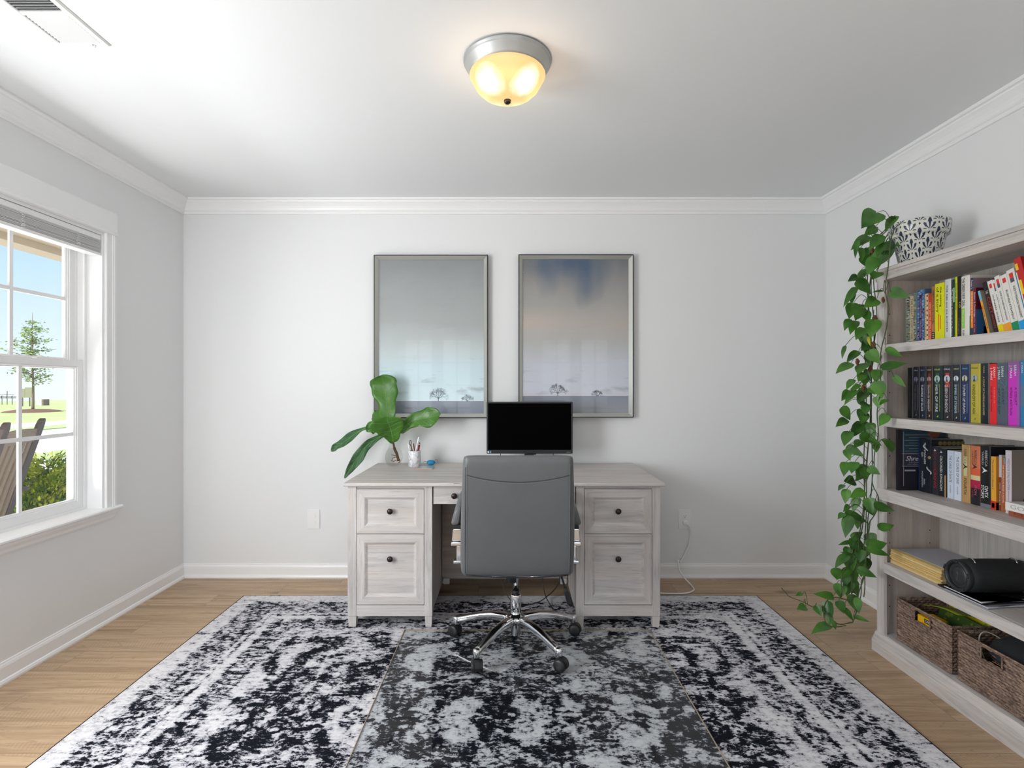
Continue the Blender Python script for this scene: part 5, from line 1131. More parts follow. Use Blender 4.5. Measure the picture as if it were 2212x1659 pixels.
STR = [[(1950,486,2.44,2.0),(1925,492,2.52),(1902,505,2.62),(1890,540,2.655),(1884,620,2.665),(1886,760,2.665),(1879,900,2.665),(1872,1040,2.66),(1868,1180,2.66),(1866,1240,2.66),(1853,1300,2.65),(1842,1345,2.62)],
 [(1945,484,2.45),(1915,498,2.56),(1896,520,2.64),(1878,560,2.66),(1877,680,2.675),(1884,820,2.675),(1876,960,2.67),(1863,1100,2.67),(1856,1180,2.66),(1844,1240,2.66),(1838,1300,2.62)],
 [(1950,490,2.44),(1920,510,2.55),(1905,560,2.64),(1890,600,2.675),(1892,700,2.685),(1881,840,2.68),(1885,980,2.675),(1876,1120,2.67),(1877,1210,2.67),(1862,1260,2.66),(1858,1295,2.65)],
 [(1948,480,2.45),(1932,500,2.44),(1914,590,2.435),(1917,650,2.43),(1918,690,2.43),(1906,745,2.47),(1900,830,2.50),(1897,900,2.52),(1893,960,2.53),(1887,1010,2.53),(1886,1050,2.53),(1900,1085,2.49),(1885,1115,2.53),(1875,1150,2.60),(1870,1220,2.64),(1866,1290,2.65)],
 [(1945,487,2.46),(1910,520,2.62),(1886,580,2.69),(1872,700,2.69),(1870,860,2.69),(1868,1000,2.69),(1862,1140,2.69),(1850,1200,2.66),(1820,1240,2.62),(1818,1290,2.60)],
 [(1842,1345,2.62),(1810,1348,2.61),(1785,1325,2.66),(1755,1310,2.71),(1728,1298,2.76),(1700,1285,2.82),(1690,1270,2.84)],
 [(1838,1300,2.62),(1800,1290,2.66),(1780,1310,2.64),(1790,1350,2.56),(1830,1352,2.55)]]
pot_c = Vector((1.868, 2.480, 1.8105))
pp = new_empty('potted_pothos', tuple(pot_c), 'trailing pothos in a patterned pot on the bookcase, vines reaching the floor', 'potted plant')
def clampd(v):
    """keep a vine point outside the bookcase and above the floor"""
    return Vector((v.x, v.y, max(v.z, .006)))
strands = []
for k, s in enumerate(STR):
    pts = []
    for q in s:
        p = at(*q[:3]); 
        if k < 5 and p.z > 1.80: p.z = max(p.z, 1.82)
        pts.append(clampd(p))
    c_ = catmull(pts, 8)
    for i, p in enumerate(c_):
        p.x += .004 * math.sin(i * .55 + k * 2); p.y += .003 * math.cos(i * .4 + k)
    strands.append(c_)
# first point of every strand starts in the pot
for s in strands[:5]: s.insert(0, Vector((pot_c.x, pot_c.y, 1.985))); s.insert(1, Vector((pot_c.x - .06, pot_c.y + .01, 2.005)))
for s in strands: ob('vine', MB().tube(s, .0024, 6), STEM, pp)
allp = [p for s in strands for p in s]
fb, yb, pb = MB(), MB(), MB(); idx = 0
for lst, ox, oy, sc in ((LA, 1700, 440, .27735), (LB, 1680, 860, .32553)):
    for (x0, y0, x1, y1, wf) in lst:
        idx += 1; P0 = (ox + x0 * sc, oy + y0 * sc); P1 = (ox + x1 * sc, oy + y1 * sc)
        if wf < .1: continue
        floor_ = P0[1] > 1288 or (P0[1] > 1262 and P0[0] < 1760)
        if P0[0] < 1790 and P0[1] > 1262: d = 2.69
        elif P0[1] > 1288: d = 2.60
        else:
            d = 2.66 + random.uniform(-.05, .05); yz = H - (P0[1] - CY) * 2.6 / F
            px = max(P0[0], P1[0])
            if px > 1880 and yz < 1.82: d = min(d, 1.715 * F / (px - CX))
            elif px > 1880: d = min(d, 2.50)
        dt = d - random.uniform(.0, .035) if P1[1] > P0[1] else d + random.uniform(-.02, .02)
        A, B = at(*P0, d), at(*P1, dt); A.z = max(A.z, .035); B.z = max(B.z, .014)
        for v in (A, B):
            if v.x > 1.725 and v.y < 2.64 and v.z < 1.84: v.x = 1.725
            if 1.725 < v.x and v.z < 1.84 and v.y < 2.645: v.y = 2.645
        view = (Vector((0, 0, H)) - A).normalized()
        nrm = view * .9 + Vector((-.15, -.1, .55)) + Vector((random.uniform(-.6, .6), random.uniform(-.3, .3), random.uniform(-.45, .45)))
        L = (B - A).length; wd = L * wf * random.uniform(.70, .86)
        (yb if (lst is LA and (x0, y0) == (672, 910)) else fb).__class__
        leaf(fb, A, B, wd, nrm, fold=random.uniform(.12, .4), droop=random.uniform(.0, .14))
        # petiole to the nearest vine
        q = min(allp, key=lambda p: (p - A).length - (.03 if p.z > A.z else 0))
        if (q - A).length < .30:
            m = (q + A) / 2 + Vector((0, -.004, .018 + .2 * (q - A).length)); pb.tube(catmull([q, m, A + (A - B).normalized() * .004, A], 4), .0013, 5)
for k in range(46):
    s_ = strands[random.choice((0, 0, 1, 1, 2, 4))]; p = s_[random.randrange(10, len(s_) - 4)]
    if p.z < .2 or p.z > 1.95: continue
    L = random.uniform(.045, .075); a = random.uniform(-2.9, -.3); A = p + Vector((random.uniform(-.05, .015), .01 + random.uniform(-.02, .03), random.uniform(-.01, .02)))
    B = A + Vector((math.cos(a) * .35, random.uniform(-.3, .1), -.85)).normalized() * L
    leaf(fb, A, B, L * random.uniform(.6, .9), Vector((-.6, -.9, .5)) + Vector((random.uniform(-.5, .5), random.uniform(-.3, .3), random.uniform(-.3, .3))), fold=random.uniform(.1, .4), droop=random.uniform(0, .14))
    pb.tube([p, (p + A) / 2 + Vector((0, 0, .008)), A], .0012, 5)
ob('foliage', fb, LEAF, pp, flip=False); ob('petioles', pb, STEM, pp)['kind'] = 'stuff'
leaf(yb, at(1886, 695, 2.615), at(1893, 712, 2.60), .022, Vector((-.6, -.7, .3)), fold=.1)
leaf(yb, at(1875, 728, 2.615), at(1880, 748, 2.60), .014, Vector((-.6, -.7, .3)), fold=.1)
ob('yellow_leaf', yb, LEAFY, pp, flip=False, solid=.0006)
for (x0, y0, d) in ((1885, 573, 2.60), (1908, 648, 2.44), (1890, 690, 2.60), (1887, 745, 2.60), (1888, 765, 2.61), (1852, 782, 2.62), (1865, 838, 2.62), (1880, 798, 2.62), (1884, 542, 2.62)):
    b = MB(); c_ = at(x0, y0, d); r_ = random.uniform(.008, .014); rings = []
    for k in range(7):
        t = k / 6; rings.append([c_ + Vector((r_ * math.sin(math.pi * (.1 + .85 * t)) * math.cos(a) * random.uniform(.5, 1.2), r_ * .6 * math.sin(a) * random.uniform(.5, 1.2) * math.sin(math.pi * (.1 + .85 * t)), (.5 - t) * r_ * 3.2)) for a in [2 * math.pi * j / 8 for j in range(8)]])
    ob('withered_leaf', b.loft(rings, True, True), LEAFB, pp)
# pot with a printed lotus pattern
pm = NT('patterned_pot_glaze'); x, y, z = pm.sep()
ang = pm.math('DIVIDE', pm.math('ARCTAN2', y, x), 2 * math.pi)
def cell(off):
    u = pm.math('ADD', pm.math('MULTIPLY', ang, 10.0), off); v = pm.math('ADD', pm.math('MULTIPLY', z, 12.5), off * 1.0 + .1)
    cu = pm.math('SUBTRACT', pm.math('FRACT', pm.math('ADD', u, 20.0)), .5); cv = pm.math('SUBTRACT', pm.math('FRACT', pm.math('ADD', v, 20.0)), .45)
    r_ = pm.math('SQRT', pm.math('ADD', pm.math('MULTIPLY', pm.math('MULTIPLY', cu, cu), 1.7), pm.math('MULTIPLY', cv, cv)))
    th = pm.math('ARCTAN2', cu, pm.math('ADD', cv, .20))
    pet = pm.math('COSINE', pm.math('MULTIPLY', th, 9.0))
    rim = pm.math('ADD', .34, pm.math('MULTIPLY', pet, .11))
    up = pm.math('GREATER_THAN', cv, -.16)
    inside = pm.math('MULTIPLY', pm.math('LESS_THAN', r_, rim), up)
    core = pm.math('MULTIPLY', pm.math('LESS_THAN', r_, .25), pm.math('LESS_THAN', pet, .1))
    dot = pm.math('LESS_THAN', pm.math('ADD', pm.math('ABSOLUTE', pm.math('MULTIPLY', cu, 1.3)), pm.math('ABSOLUTE', pm.math('ADD', cv, .33))), .075)
    return pm.math('MAXIMUM', pm.math('MULTIPLY', inside, pm.math('SUBTRACT', 1.0, core)), dot)
ink = pm.math('MAXIMUM', cell(0.0), cell(.5), clamp=True)
pm.set(Base_Color=pm.mix(ink, (.66, .66, .60), (.022, .035, .075)), Roughness=.3)
ob('pot', MB().lathe([(.070, 0), (.076, .003), (.100, .118), (.103, .122), (.110, .124), (.114, .128), (.118, .182), (.116, .188), (.110, .188), (.106, .165), (.090, .155)], pot_c, 56, cap=False), pm.m, pp)
# object coordinates of the pot are centred on its axis
ob('soil', MB().lathe([(.105, .160), (.05, .166), (.001, .168)], pot_c, 32, cap=False), paint((60, 42, 32), .9), pp)

# ================================================================== vase with fiddle-leaf cutting
VC = Vector((at(851, 0, 3.42).x, 3.42, .7625))
vs_ = new_empty('glass_vase', tuple(VC), 'clear glass bulb vase holding water and a rooted leafy cutting on the desk', 'vase')
VG = thin_glass('vase_glass', tint=(.975, .98, .978), ior=1.5, extra=.02)
vp = [(.020, .002), (.030, .001), (.040, .008), (.050, .028), (.0545, .050), (.053, .070), (.045, .092), (.033, .112), (.0265, .130), (.0250, .145), (.028, .160), (.033, .172)]
ob('bulb', MB().lathe([(.001, .001)] + vp, VC, 48, cap=False), VG, vs_)
WT = thin_glass('water', tint=(.965, .965, .94), ior=1.12)
ob('water', MB().lathe([(.001, .004), (.030, .005), (.038, .011), (.048, .030), (.0525, .050), (.051, .070), (.0435, .092), (.033, .1075), (.001, .1077)], VC, 40, cap=False), WT, vs_)
ct = new_empty('leaf_cutting', tuple(VC + Vector((0, 0, .006))), 'fiddle leaf fig cutting with broad green leaves and brown roots standing in the glass vase', 'plant')
BARK = plain('brown_bark', (.10, .055, .035), .8, bump=(80, .4, .004), var=.3)
st = catmull([VC + Vector((.030, -.005, .030)), VC + Vector((.018, -.003, .075)), VC + Vector((.004, 0, .105)), VC + Vector((-.006, 0, .15)), VC + Vector((-.020, .0, .20)), VC + Vector((-.030, .005, .26))], 6)
ob('stem', MB().tube(st, [.0085] * 14 + [.006] * (len(st) - 14), 10), BARK, ct)
for pts in (((.020, -.004, .062), (.006, -.012, .066), (-.012, -.018, .071)), ((.022, -.006, .055), (-.002, -.014, .052), (-.006, -.012, .040)), ((.026, -.004, .040), (.0, -.016, .030), (-.016, -.014, .038)), ((.028, -.004, .050), (.040, -.006, .035), (.036, -.006, .020)), ((.020, -.01, .05), (.034, -.014, .04), (.038, -.008, .028), (.028, -.006, .018))):
    ob('root', MB().tube(catmull([VC + Vector(p) for p in pts], 5), .0022, 6), paint((128, 84, 44), .7), ct)
FIG = NT('fig_leaf_green')
f = FIG.noise(scale=5, detail=2); FIG.set(Base_Color=FIG.mix(f, (.035, .130, .012), (.085, .235, .025)), Roughness=.36); FIG.bump(FIG.noise(scale=45, detail=2), .3, .003); FIG = FIG.m
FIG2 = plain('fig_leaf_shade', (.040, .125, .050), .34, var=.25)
VEIN = plain('leaf_vein', (.20, .36, .10), .45)
FP = ((0, .03), (.03, .14), (.08, .22), (.18, .27), (.30, .30), (.42, .33), (.55, .42), (.68, .49), (.78, .50), (.87, .44), (.93, .33), (.97, .19), (1.0, .02))
FN = ((0, .02), (.06, .16), (.16, .26), (.30, .36), (.45, .46), (.60, .50), (.72, .46), (.82, .33), (.90, .18), (.95, .12), (1.0, .03))
def figleaf(pts, width, n0, mat, prof, wav=.009, fold=.10, veins=True, seed=0):
    """a broad leaf along a bent midrib"""
    mid = catmull([Vector(p) for p in pts], 10); n = len(mid); b = MB(); vs = []; cols = [-1, -.75, -.5, -.25, 0, .25, .5, .75, 1]; S = []
    def wid(t):
        for (t0, w0), (t1, w1) in zip(prof, prof[1:]):
            if t0 <= t <= t1: return w0 + (w1 - w0) * (t - t0) / (t1 - t0)
        return prof[-1][1]
    for i, p in enumerate(mid):
        t = i / (n - 1); tg = (mid[min(i + 1, n - 1)] - mid[max(i - 1, 0)]).normalized(); nn = (n0 - tg * n0.dot(tg)).normalized(); sd = tg.cross(nn); S.append((p, tg, nn, sd, wid(t) * width))
        for s in cols:
            w_ = wid(t) * width
            vs.append(p + sd * s * w_ * (1 + .05 * math.sin(t * 23 + seed)) + nn * (fold * abs(s) * w_ + wav * math.sin(t * 15 + s * 2 + seed) * s * s))
    k = len(cols); b.add(vs, [(i * k + j, i * k + j + 1, (i + 1) * k + j + 1, (i + 1) * k + j) for i in range(n - 1) for j in range(k - 1)], True)
    lf = ob('leaf', b, mat, ct, flip=False, solid=.0008)
    if veins:
        v = MB(); sgn = 1
        v.tube([p + nn * .0008 for p, tg, nn, sd, w_ in S], [.0022 * (1 - .7 * i / n) for i in range(n)], 6)
        for q in range(5):
            i = int(n * (.12 + .15 * q)); 
            for s in (-1, 1):
                pp_ = []
                for j in range(6):
                    a = j / 5; ii = min(n - 1, i + int(a * n * .17)); p, tg, nn, sd, w_ = S[ii]
                    pp_.append(p + sd * s * a * w_ * .90 + nn * (fold * a * .9 * w_ + wav * math.sin(ii / (n - 1) * 15 + s * a * 2 + seed) * a * a + .0007))
                v.tube(pp_, .0009, 5)
        ob('veins', v, VEIN, lf)
def L2(cx, cy, d): return at(700 + cx * .18083, 780 + cy * .18083, d)
nf_ = Vector((.0, -1, .15))
figleaf([L2(770, 760, 3.43), L2(760, 640, 3.45), L2(745, 450, 3.48), L2(715, 280, 3.49), L2(690, 165, 3.47)], .175, nf_, FIG, FP, seed=1)
figleaf([L2(760, 860, 3.43), L2(680, 740, 3.46), L2(640, 640, 3.50), L2(625, 590, 3.52)], .085, nf_, FIG, FN, seed=2, veins=False)
figleaf([L2(828, 975, 3.42), L2(815, 900, 3.395), L2(795, 810, 3.37), L2(765, 730, 3.345), L2(752, 660, 3.33)], .205, Vector((.05, -1, .45)), FIG, ((0, .03), (.12, .13), (.3, .25), (.5, .37), (.68, .46), (.82, .50), (.93, .46), (1, .40)), seed=3, fold=.42)
figleaf([L2(900, 850, 3.42), L2(990, 760, 3.41), L2(1110, 700, 3.40), L2(1260, 675, 3.39), L2(1385, 640, 3.36)], .125, Vector((.15, -1, .35)), FIG, FP, seed=4, fold=.2)
figleaf([L2(700, 780, 3.43), L2(620, 790, 3.42), L2(560, 800, 3.42), L2(500, 830, 3.41)], .085, Vector((.1, -1, .3)), FIG, FN, seed=5, veins=False)
figleaf([L2(640, 780, 3.43), L2(480, 810, 3.42), L2(330, 900, 3.40), L2(210, 990, 3.37), L2(130, 1040, 3.36), L2(82, 1078, 3.35)], .060, Vector((.2, -.8, .7)), FIG2, FN, seed=6, fold=.3)
figleaf([L2(760, 860, 3.43), L2(620, 930, 3.40), L2(500, 1020, 3.37), L2(400, 1160, 3.34), L2(310, 1290, 3.31), L2(245, 1400, 3.29)], .066, Vector((.5, -.9, .3)), FIG2, FN, seed=7, fold=.3)

# marble pencil cup and what stands in it
mb_ = NT('white_marble'); q = mb_.noise(scale=22, detail=5, rough=.6, dist=1.5)
mb_.set(Base_Color=mb_.ramp(q, [(.40, (.50, .51, .53)), (.50, (.80, .80, .81)), (.7, (.86, .86, .86))]), Roughness=.22); mb_ = mb_.m
CC = Vector((at(895.5, 0, 3.40).x, 3.40, .7623))
tag(ob('pencil_cup', MB().lathe([(.001, 0), (.036, 0), (.038, .002), (.0385, .096), (.0375, .098), (.034, .098), (.034, .006), (.001, .006)], CC, 40, cap=False), mb_), 'white marble pencil cup standing beside the glass vase', 'pencil cup')
def stick(name, top, bot, r_, mat, lab, cat, extra=None):
    o = ob(name, MB().tube([CC + Vector(bot), CC + Vector(bot).lerp(Vector(top), .96), CC + Vector(top)], [r_, r_, r_ * .55], 10), mat); tag(o, lab, cat, 'pens and tools in the marble cup')
    return o
def cz_(cx, cy): p = at(870 + cx * .05425, 930 + cy * .05425, 3.40); return (p.x - CC.x, p.z - CC.z)
u, v = cz_(212, 510); stick('pen', (u, .002, v), (-.012, 0, .008), .0042, INK_W, 'white pen leaning to the far left in the marble cup', 'pen')
u, v = cz_(640, 250); stick('stylus', (u, 0, v), (-.010, -.004, .008), .0045, paint((240, 240, 242), .25), 'tall glossy white stylus rising highest from the marble cup', 'stylus')
u, v = cz_(375, 510); stick('pencil', (u, .006, v), (.008, .004, .008), .0036, paint((226, 206, 176), .5), 'cream pencil in the middle of the marble cup', 'pencil')
u, v = cz_(405, 520); stick('pencil', (u + .001, .014, v), (.012, .010, .008), .0034, paint((110, 96, 86), .5), 'dark brown pencil just right of the cream one in the marble cup', 'pencil')
u, v = cz_(665, 560); pn = new_empty('pen', tuple(CC + Vector((.015, 0, .01))), 'red pen with silver and black tip at the right of the marble cup', 'pen', 'pens and tools in the marble cup')
P0, P1 = CC + Vector((.010, -.008, .01)), CC + Vector((u, -.006, v))
ob('barrel', MB().tube([P0, P1], .0062, 12), paint((128, 14, 36), .25), pn); dv = (P1 - P0).normalized()
ob('collar', MB().tube([P1, P1 + dv * .006], .0055, 12), CHROME, pn); ob('clicker', MB().tube([P1 + dv * .006, P1 + dv * .013], .0042, 10), BLACK_P, pn)
sc_ = new_empty('letter_opener', tuple(CC + Vector((-.01, .008, .008))), 'dark metal tool with a holed grip in the marble cup', 'tool', 'pens and tools in the marble cup')
u, v = cz_(300, 400); b = MB()
for k in range(24):
    pass
ringp = [CC + Vector((u + .0055 * math.cos(a), .008, v - .014 + .014 * math.sin(a))) for a in [2 * math.pi * q / 20 for q in range(21)]]
ob('grip', MB().tube(ringp, .0024, 6), paint((70, 70, 74), .35), sc_); ob('blade', MB().tube([CC + Vector((u + .001, .008, v - .028)), CC + Vector((.006, .006, .008))], .0038, 8), paint((84, 84, 88), .35), sc_)
# coaster
KX0, KX1 = at(900, 0, 3.30).x, at(937, 0, 3.30).x
k_ = new_empty('coaster', ((KX0 + KX1) / 2, 3.31, .7622), 'thin square grey coaster with tan rim lying in front of the marble cup', 'coaster')
sk = .02
ob('base', MB().prism([((KX0 + KX1) / 2 + u, 3.315 + v) for u, v in rrect(KX1 - KX0, .095, .008)], 'z', .7623, .7675), paint((196, 160, 136), .35), k_, bevel=.001)
ob('top_face', MB().prism([((KX0 + KX1) / 2 + u, 3.315 + v) for u, v in rrect(KX1 - KX0 - .006, .089, .006)], 'z', .7675, .7685), paint((158, 170, 176), .15), k_)
# blue pouch with cords
bp_ = new_empty('crumpled_pouch', (at(932, 0, 3.44).x, 3.44, .7622), 'small crumpled bright blue pouch with grey loops at the back of the desk', 'pouch')
BC = Vector((at(931, 0, 3.44).x, 3.44, .780)); rings = []; random.seed(5)
for k in range(13):
    t = math.pi * k / 12; rings.append([BC + Vector((.027 * math.sin(t) * math.cos(a), .022 * math.sin(t) * math.sin(a), -.0168 * math.cos(t))) * (1 + .13 * math.sin(a * 5 + k * 1.3) * math.sin(t) + random.uniform(-.05, .05)) for a in [2 * math.pi * j / 26 for j in range(26)]])
for r_ in rings:
    for q in r_: q.z = max(q.z, .7625)
PB = plain('bright_blue_film', (.015, .26, .50), .22, bump=(120, .6, .006), var=.5)
ob('pouch', MB().loft(rings, True, True), PB, bp_, subsurf=1)
ob('loop', MB().tube([BC + Vector((.032 + .008 * math.cos(a), 0, .006 + .014 * math.sin(a))) for a in [2 * math.pi * j / 20 for j in range(21)]], .0014, 6), paint((110, 124, 132), .3), bp_)
ob('tail', MB().tube(catmull([BC + Vector((-.020, 0, .004)), BC + Vector((-.034, -.004, .008)), BC + Vector((-.046, -.002, .004))], 5), .0012, 6), paint((110, 116, 120), .3), bp_)

# ================================================================== outdoors
def ground(name, x0, x1, y0, y1, z, mat, th=.06): return struct(name, MB().box(x0, x1, y0, y1, z - th, z), mat)
CONC = plain('pale_concrete', (.80, .76, .69), .9, bump=(30, .2, .01), var=.05)
GR = NT('mown_lawn'); a1 = GR.noise(scale=.35, detail=4); a2 = GR.noise(scale=9, detail=4, rough=.7)
GR.set(Base_Color=GR.mix(GR.ramp(a2, [(.35, 0.0), (.65, 1.0)]), GR.ramp(a1, [(.35, (.30, .42, .13)), (.65, (.46, .50, .20))]), (.52, .56, .24)), Roughness=.95); GR.bump(a2, .5, .03); GR = GR.m
GZ = -.30
ground('ground_lawn', -54, -20.6, -20, 90, GZ, GR); ground('ground_sidewalk', -20.6, -18.4, -20, 90, GZ + .01, CONC); ground('ground_verge', -18.4, -17.2, -20, 90, GZ, GR)
ground('ground_street', -17.2, -11.0, -20, 90, GZ - .04, CONC); ground('ground_grass_strip', -11.0, -9.9, -20, 90, GZ + .01, GR); ground('ground_driveway', -9.9, -4.4, -20, 90, GZ, CONC)
ground('floor_porch', -4.4, XL - .20, -6, 14, -.04, plain('porch_floor', (.5, .49, .47), .8), .3)
PC = plain('tan_porch_ceiling', (.62, .50, .36), .7)
struct('ceiling_porch', MB().box(-4.4, XL - .20, -6, 14, 2.56, 2.66), PC); struct('trim_4', MB().box(-4.45, -4.25, -6, 14, 2.50, 2.70), PC)
# young tree in a mulch ring
TX = at(71, 0, 34.0).x
MU = plain('bark_mulch', (.17, .085, .06), .95, bump=(14, .6, .03), var=.3)
tag(ob('mulch_ring', MB().lathe([(1.5, 0), (1.35, .07), (.8, .16), (.01, .20)], (TX, 34.0, GZ), 28, cap=False), MU), kind='structure')
tre = new_empty('tree', (TX, 34.0, GZ + .15), 'young slender tree with airy foliage on the lawn outside the window', 'tree')
tr_ = [Vector((TX, 34, GZ + .15)), Vector((TX + .02, 34, 1.5)), Vector((TX - .05, 34, 3.2)), Vector((TX - .03, 34, 5.9))]
ob('trunk', MB().tube(catmull(tr_, 6), [.085 - .0042 * k for k in range(19)], 10), paint((140, 120, 104), .9), tre)
TL = leafcol('tree_leaf', (.20, .30, .08), (.42, .48, .18)); fb = MB(); bb = MB(); random.seed(8)
for k in range(46):
    z0 = random.uniform(1.35, 5.3); a = random.uniform(0, 2 * math.pi); Lb = (1.25 if z0 < 3.4 else 1.25 - (z0 - 3.4) * .50) * random.uniform(.5, 1.1)
    if z0 < 1.9: Lb *= .75
    p0 = Vector((TX, 34, z0)); D = Vector((math.cos(a), math.sin(a), random.uniform(.15, .5))); p1 = p0 + D * Lb
    bb.tube([p0, p0.lerp(p1, .5) + Vector((0, 0, .05)), p1], [.025, .016, .008], 5)
    for c_ in range(5):
        cp = p0.lerp(p1, random.uniform(.3, 1.05)) + Vector((0, 0, .05))
        for j in range(7):
            q = cp + Vector((random.gauss(0, .17), random.gauss(0, .17), random.gauss(0, .09))); r_ = random.uniform(.05, .10)
            e1 = Vector((random.uniform(-1, 1), random.uniform(-1, 1), random.uniform(-.4, .4))).normalized() * r_; e2 = e1.cross(Vector((random.uniform(-1, 1), random.uniform(-1, 1), random.uniform(-1, 1)))).normalized() * r_ * .6
            fb.add([q - e1, q + e2, q + e1, q - e2], [(0, 1, 2, 3)])
ob('branches', bb, paint((110, 96, 84), .9), tre); ob('foliage', fb, TL, tre, flip=False)
# things far off on the lawn
FX = at(14, 0, 48).x
b = MB()
for k in range(5): b.box(FX - .9 + k * .45, FX - .84 + k * .45, 48, 48.05, GZ, GZ + (.75, .8, 1.2, .8, 1.05)[k])
b.box(FX - 1, FX + 1.1, 48, 48.1, GZ + .55, GZ + .75); b.box(FX - 1.2, FX + .6, 48, 48.06, GZ + .86, GZ + .92)
tag(ob('picnic_frame', b, paint((140, 140, 142), .7)), 'small dark grey frame structure far off at the crest of the lawn', 'structure')
for px, hh, zz_, col, lab in ((48, .62, 1.05, (150, 148, 122), 'left grey panel of the pair seen behind the tree trunk'), (63.5, .72, 1.02, (150, 148, 122), 'right wider grey panel of the pair behind the tree trunk')):
    qx = at(px, 0, 44).x; w2 = .20 if px < 50 else .36
    sg = new_empty('sign_panel', (qx, 44, GZ), lab, 'sign')
    ob('panel', MB().box(qx - w2, qx + w2, 44, 44.05, .40, .40 + 1.15 * hh), paint(col, .7), sg); ob('post', MB().box(qx - .04, qx + .04, 44.01, 44.05, GZ, .42), paint((90, 88, 80), .7), sg)
ux = at(86, 0, 46).x
ub = new_empty('utility_cabinet', (ux, 46, GZ), 'pale utility cabinet with brown side on the far lawn right of the tree', 'cabinet')
ob('box', MB().box(ux - .30, ux + .14, 46, 46.6, GZ, GZ + .50), paint((214, 216, 220), .6), ub); ob('side', MB().box(ux + .14, ux + .30, 46, 46.6, GZ, GZ + .52), paint((132, 112, 104), .7), ub)
# yellow green shrub by the porch
sh = new_empty('shrub', (-4.62, 5.45, GZ), 'bright yellow green shrub beyond the porch, behind the rocking chair', 'shrub')
SL = leafcol('shrub_leaf', (.05, .14, .012), (.42, .44, .03)); fb = MB(); random.seed(15)
for k in range(20000):
    a = random.uniform(0, 2 * math.pi); ph = math.acos(random.uniform(-.35, 1)); rr = .60 * (random.uniform(.55, 1.0) ** .4) * (1 + .16 * math.sin(a * 4 + ph * 5))
    q = Vector((-4.62 + rr * math.sin(ph) * math.cos(a), 5.45 + rr * math.sin(ph) * math.sin(a), GZ + .25 + rr * .95 * math.cos(ph))); r_ = random.uniform(.014, .030)
    e1 = (Vector((math.cos(a), math.sin(a), .9)) + Vector((random.uniform(-.7, .7), random.uniform(-.7, .7), random.uniform(-.5, .5)))).normalized() * r_; e2 = e1.cross(Vector((random.uniform(-1, 1), random.uniform(-1, 1), random.uniform(-1, 1)))).normalized() * r_ * .42
    fb.add([q - e1, q + e2, q + e1, q - e2], [(0, 1, 2, 3)])
ob('foliage', fb, SL, sh, flip=False); ob('inner_foliage', MB().sphere((-4.62, 5.45, GZ + .25), .42, .42, .42), paint((40, 62, 22), .9), sh); b = MB()
for k in range(7): a = k * .9; b.tube([(-4.62, 5.45, GZ), (-4.62 + .3 * math.cos(a), 5.45 + .3 * math.sin(a), GZ + .45)], .012, 6)
ob('branches', b, paint((100, 76, 56), .9), sh)
# rocking chair on the porch, its back towards the window
rc = new_empty('rocking_chair', (-3.10, 3.35, -.04), 'brown rocking chair with tan back slats on the porch outside the window', 'rocking chair')
DK, TN = plain('dark_brown_paint', (.060, .040, .034), .55, var=.12), plain('tan_slat_paint', (.20, .145, .10), .6, bump=(90, .3, .002), var=.1)
L0, R0 = Vector((-2.800, 3.066, 0)), Vector((-2.950, 3.475, 0)); AX = (R0 - L0).normalized(); BK = Vector((-AX.y, AX.x, 0))
if BK.x > 0: BK = -BK                                         # forward of the chair, away from the house
def rp(s, f_, z): return L0 + AX * s + BK * f_ + Vector((0, 0, z))
Wd = (R0 - L0).length; sl_ = .30
for nm, s in (('back_post', 0.0), ('back_post', Wd)):
    rings = []
    for z in (.28, .5, .8, .98, 1.02, 1.045, 1.058):
        w_ = .036 if z < 1 else .036 * math.sqrt(max(0.02, 1 - ((z - 1.0) / .060) ** 2)); f_ = (1.06 - z) * sl_
        rings.append([rp(s - w_, f_, z), rp(s + w_, f_, z), rp(s + w_, f_ + .028, z), rp(s - w_, f_ + .028, z)])
    ob(nm, MB().loft(rings, True, False), DK, rc, bevel=.004)
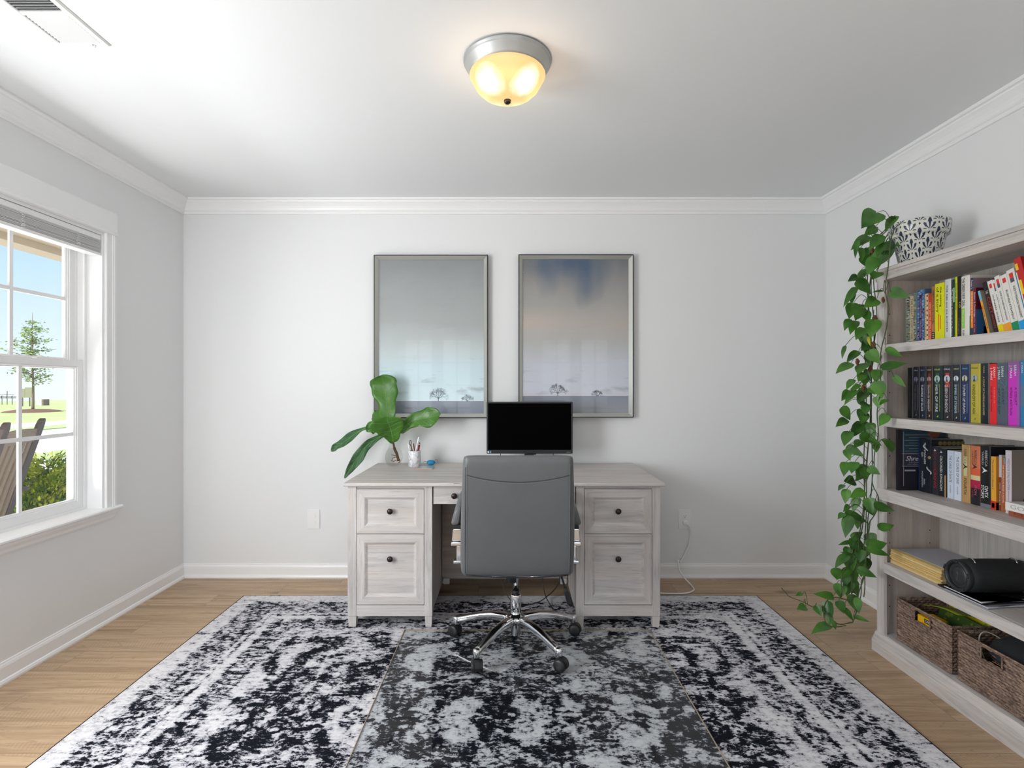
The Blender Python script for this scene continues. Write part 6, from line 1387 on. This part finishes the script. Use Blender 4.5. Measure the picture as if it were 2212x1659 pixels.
b = MB(); rings = []
for s in [Wd * k / 8 for k in range(9)]:
    c_ = .02 * math.sin(math.pi * s / Wd); rings.append([rp(s, (1.06 - .99) * sl_ + .004, .992 + c_ * .5), rp(s, (1.06 - .92) * sl_ + .004, .915), rp(s, (1.06 - .92) * sl_ + .024, .915), rp(s, (1.06 - .99) * sl_ + .024, .992 + c_ * .5)])
ob('top_rail', b.loft(rings, True, False), TN, rc)
for k in range(5):
    s = .070 + (Wd - .14) * k / 4
    ob('slat', MB().loft([[rp(s - .019, f_, z), rp(s + .019, f_, z), rp(s + .019, f_ + .012, z), rp(s - .019, f_ + .012, z)] for z, f_ in ((.36, .215), (.6, .145), (.93, .045))], True, False), TN, rc)
for k in range(4):
    s = .070 + (Wd - .14) * (k + .5) / 4
    ob('slat', MB().loft([[rp(s - .022, f_ + .014, z), rp(s + .022, f_ + .014, z), rp(s + .022, f_ + .024, z), rp(s - .022, f_ + .024, z)] for z, f_ in ((.36, .215), (.6, .145), (.93, .045))], True, False), DK, rc)
ob('seat', MB().loft([[rp(-.03, .22, .36 + .0), rp(Wd + .03, .22, .36), rp(Wd + .03, .22, .38), rp(-.03, .22, .38)], [rp(-.05, .66, .40), rp(Wd + .05, .66, .40), rp(Wd + .05, .66, .42), rp(-.05, .66, .42)]], True, False), TN, rc)
for s in (-.02, Wd + .02):
    ob('arm', MB().loft([[rp(s - .03, .10, .60), rp(s + .03, .10, .60), rp(s + .03, .10, .62), rp(s - .03, .10, .62)], [rp(s - .04, .66, .63), rp(s + .04, .66, .63), rp(s + .04, .66, .65), rp(s - .04, .66, .65)]], True, False), DK, rc)
    ob('leg', MB().tube([rp(s, .60, .05), rp(s, .60, .63)], .020, 10), DK, rc); ob('leg', MB().tube([rp(s, .20, .03), rp(s, .22, .38)], .020, 10), DK, rc)
    ob('rocker', MB().tube([rp(s, -.10 + .09 * k, -.020 + .055 * ((k - 5) / 5) ** 2) for k in range(11)], .018, 8), DK, rc)
fit_texts()
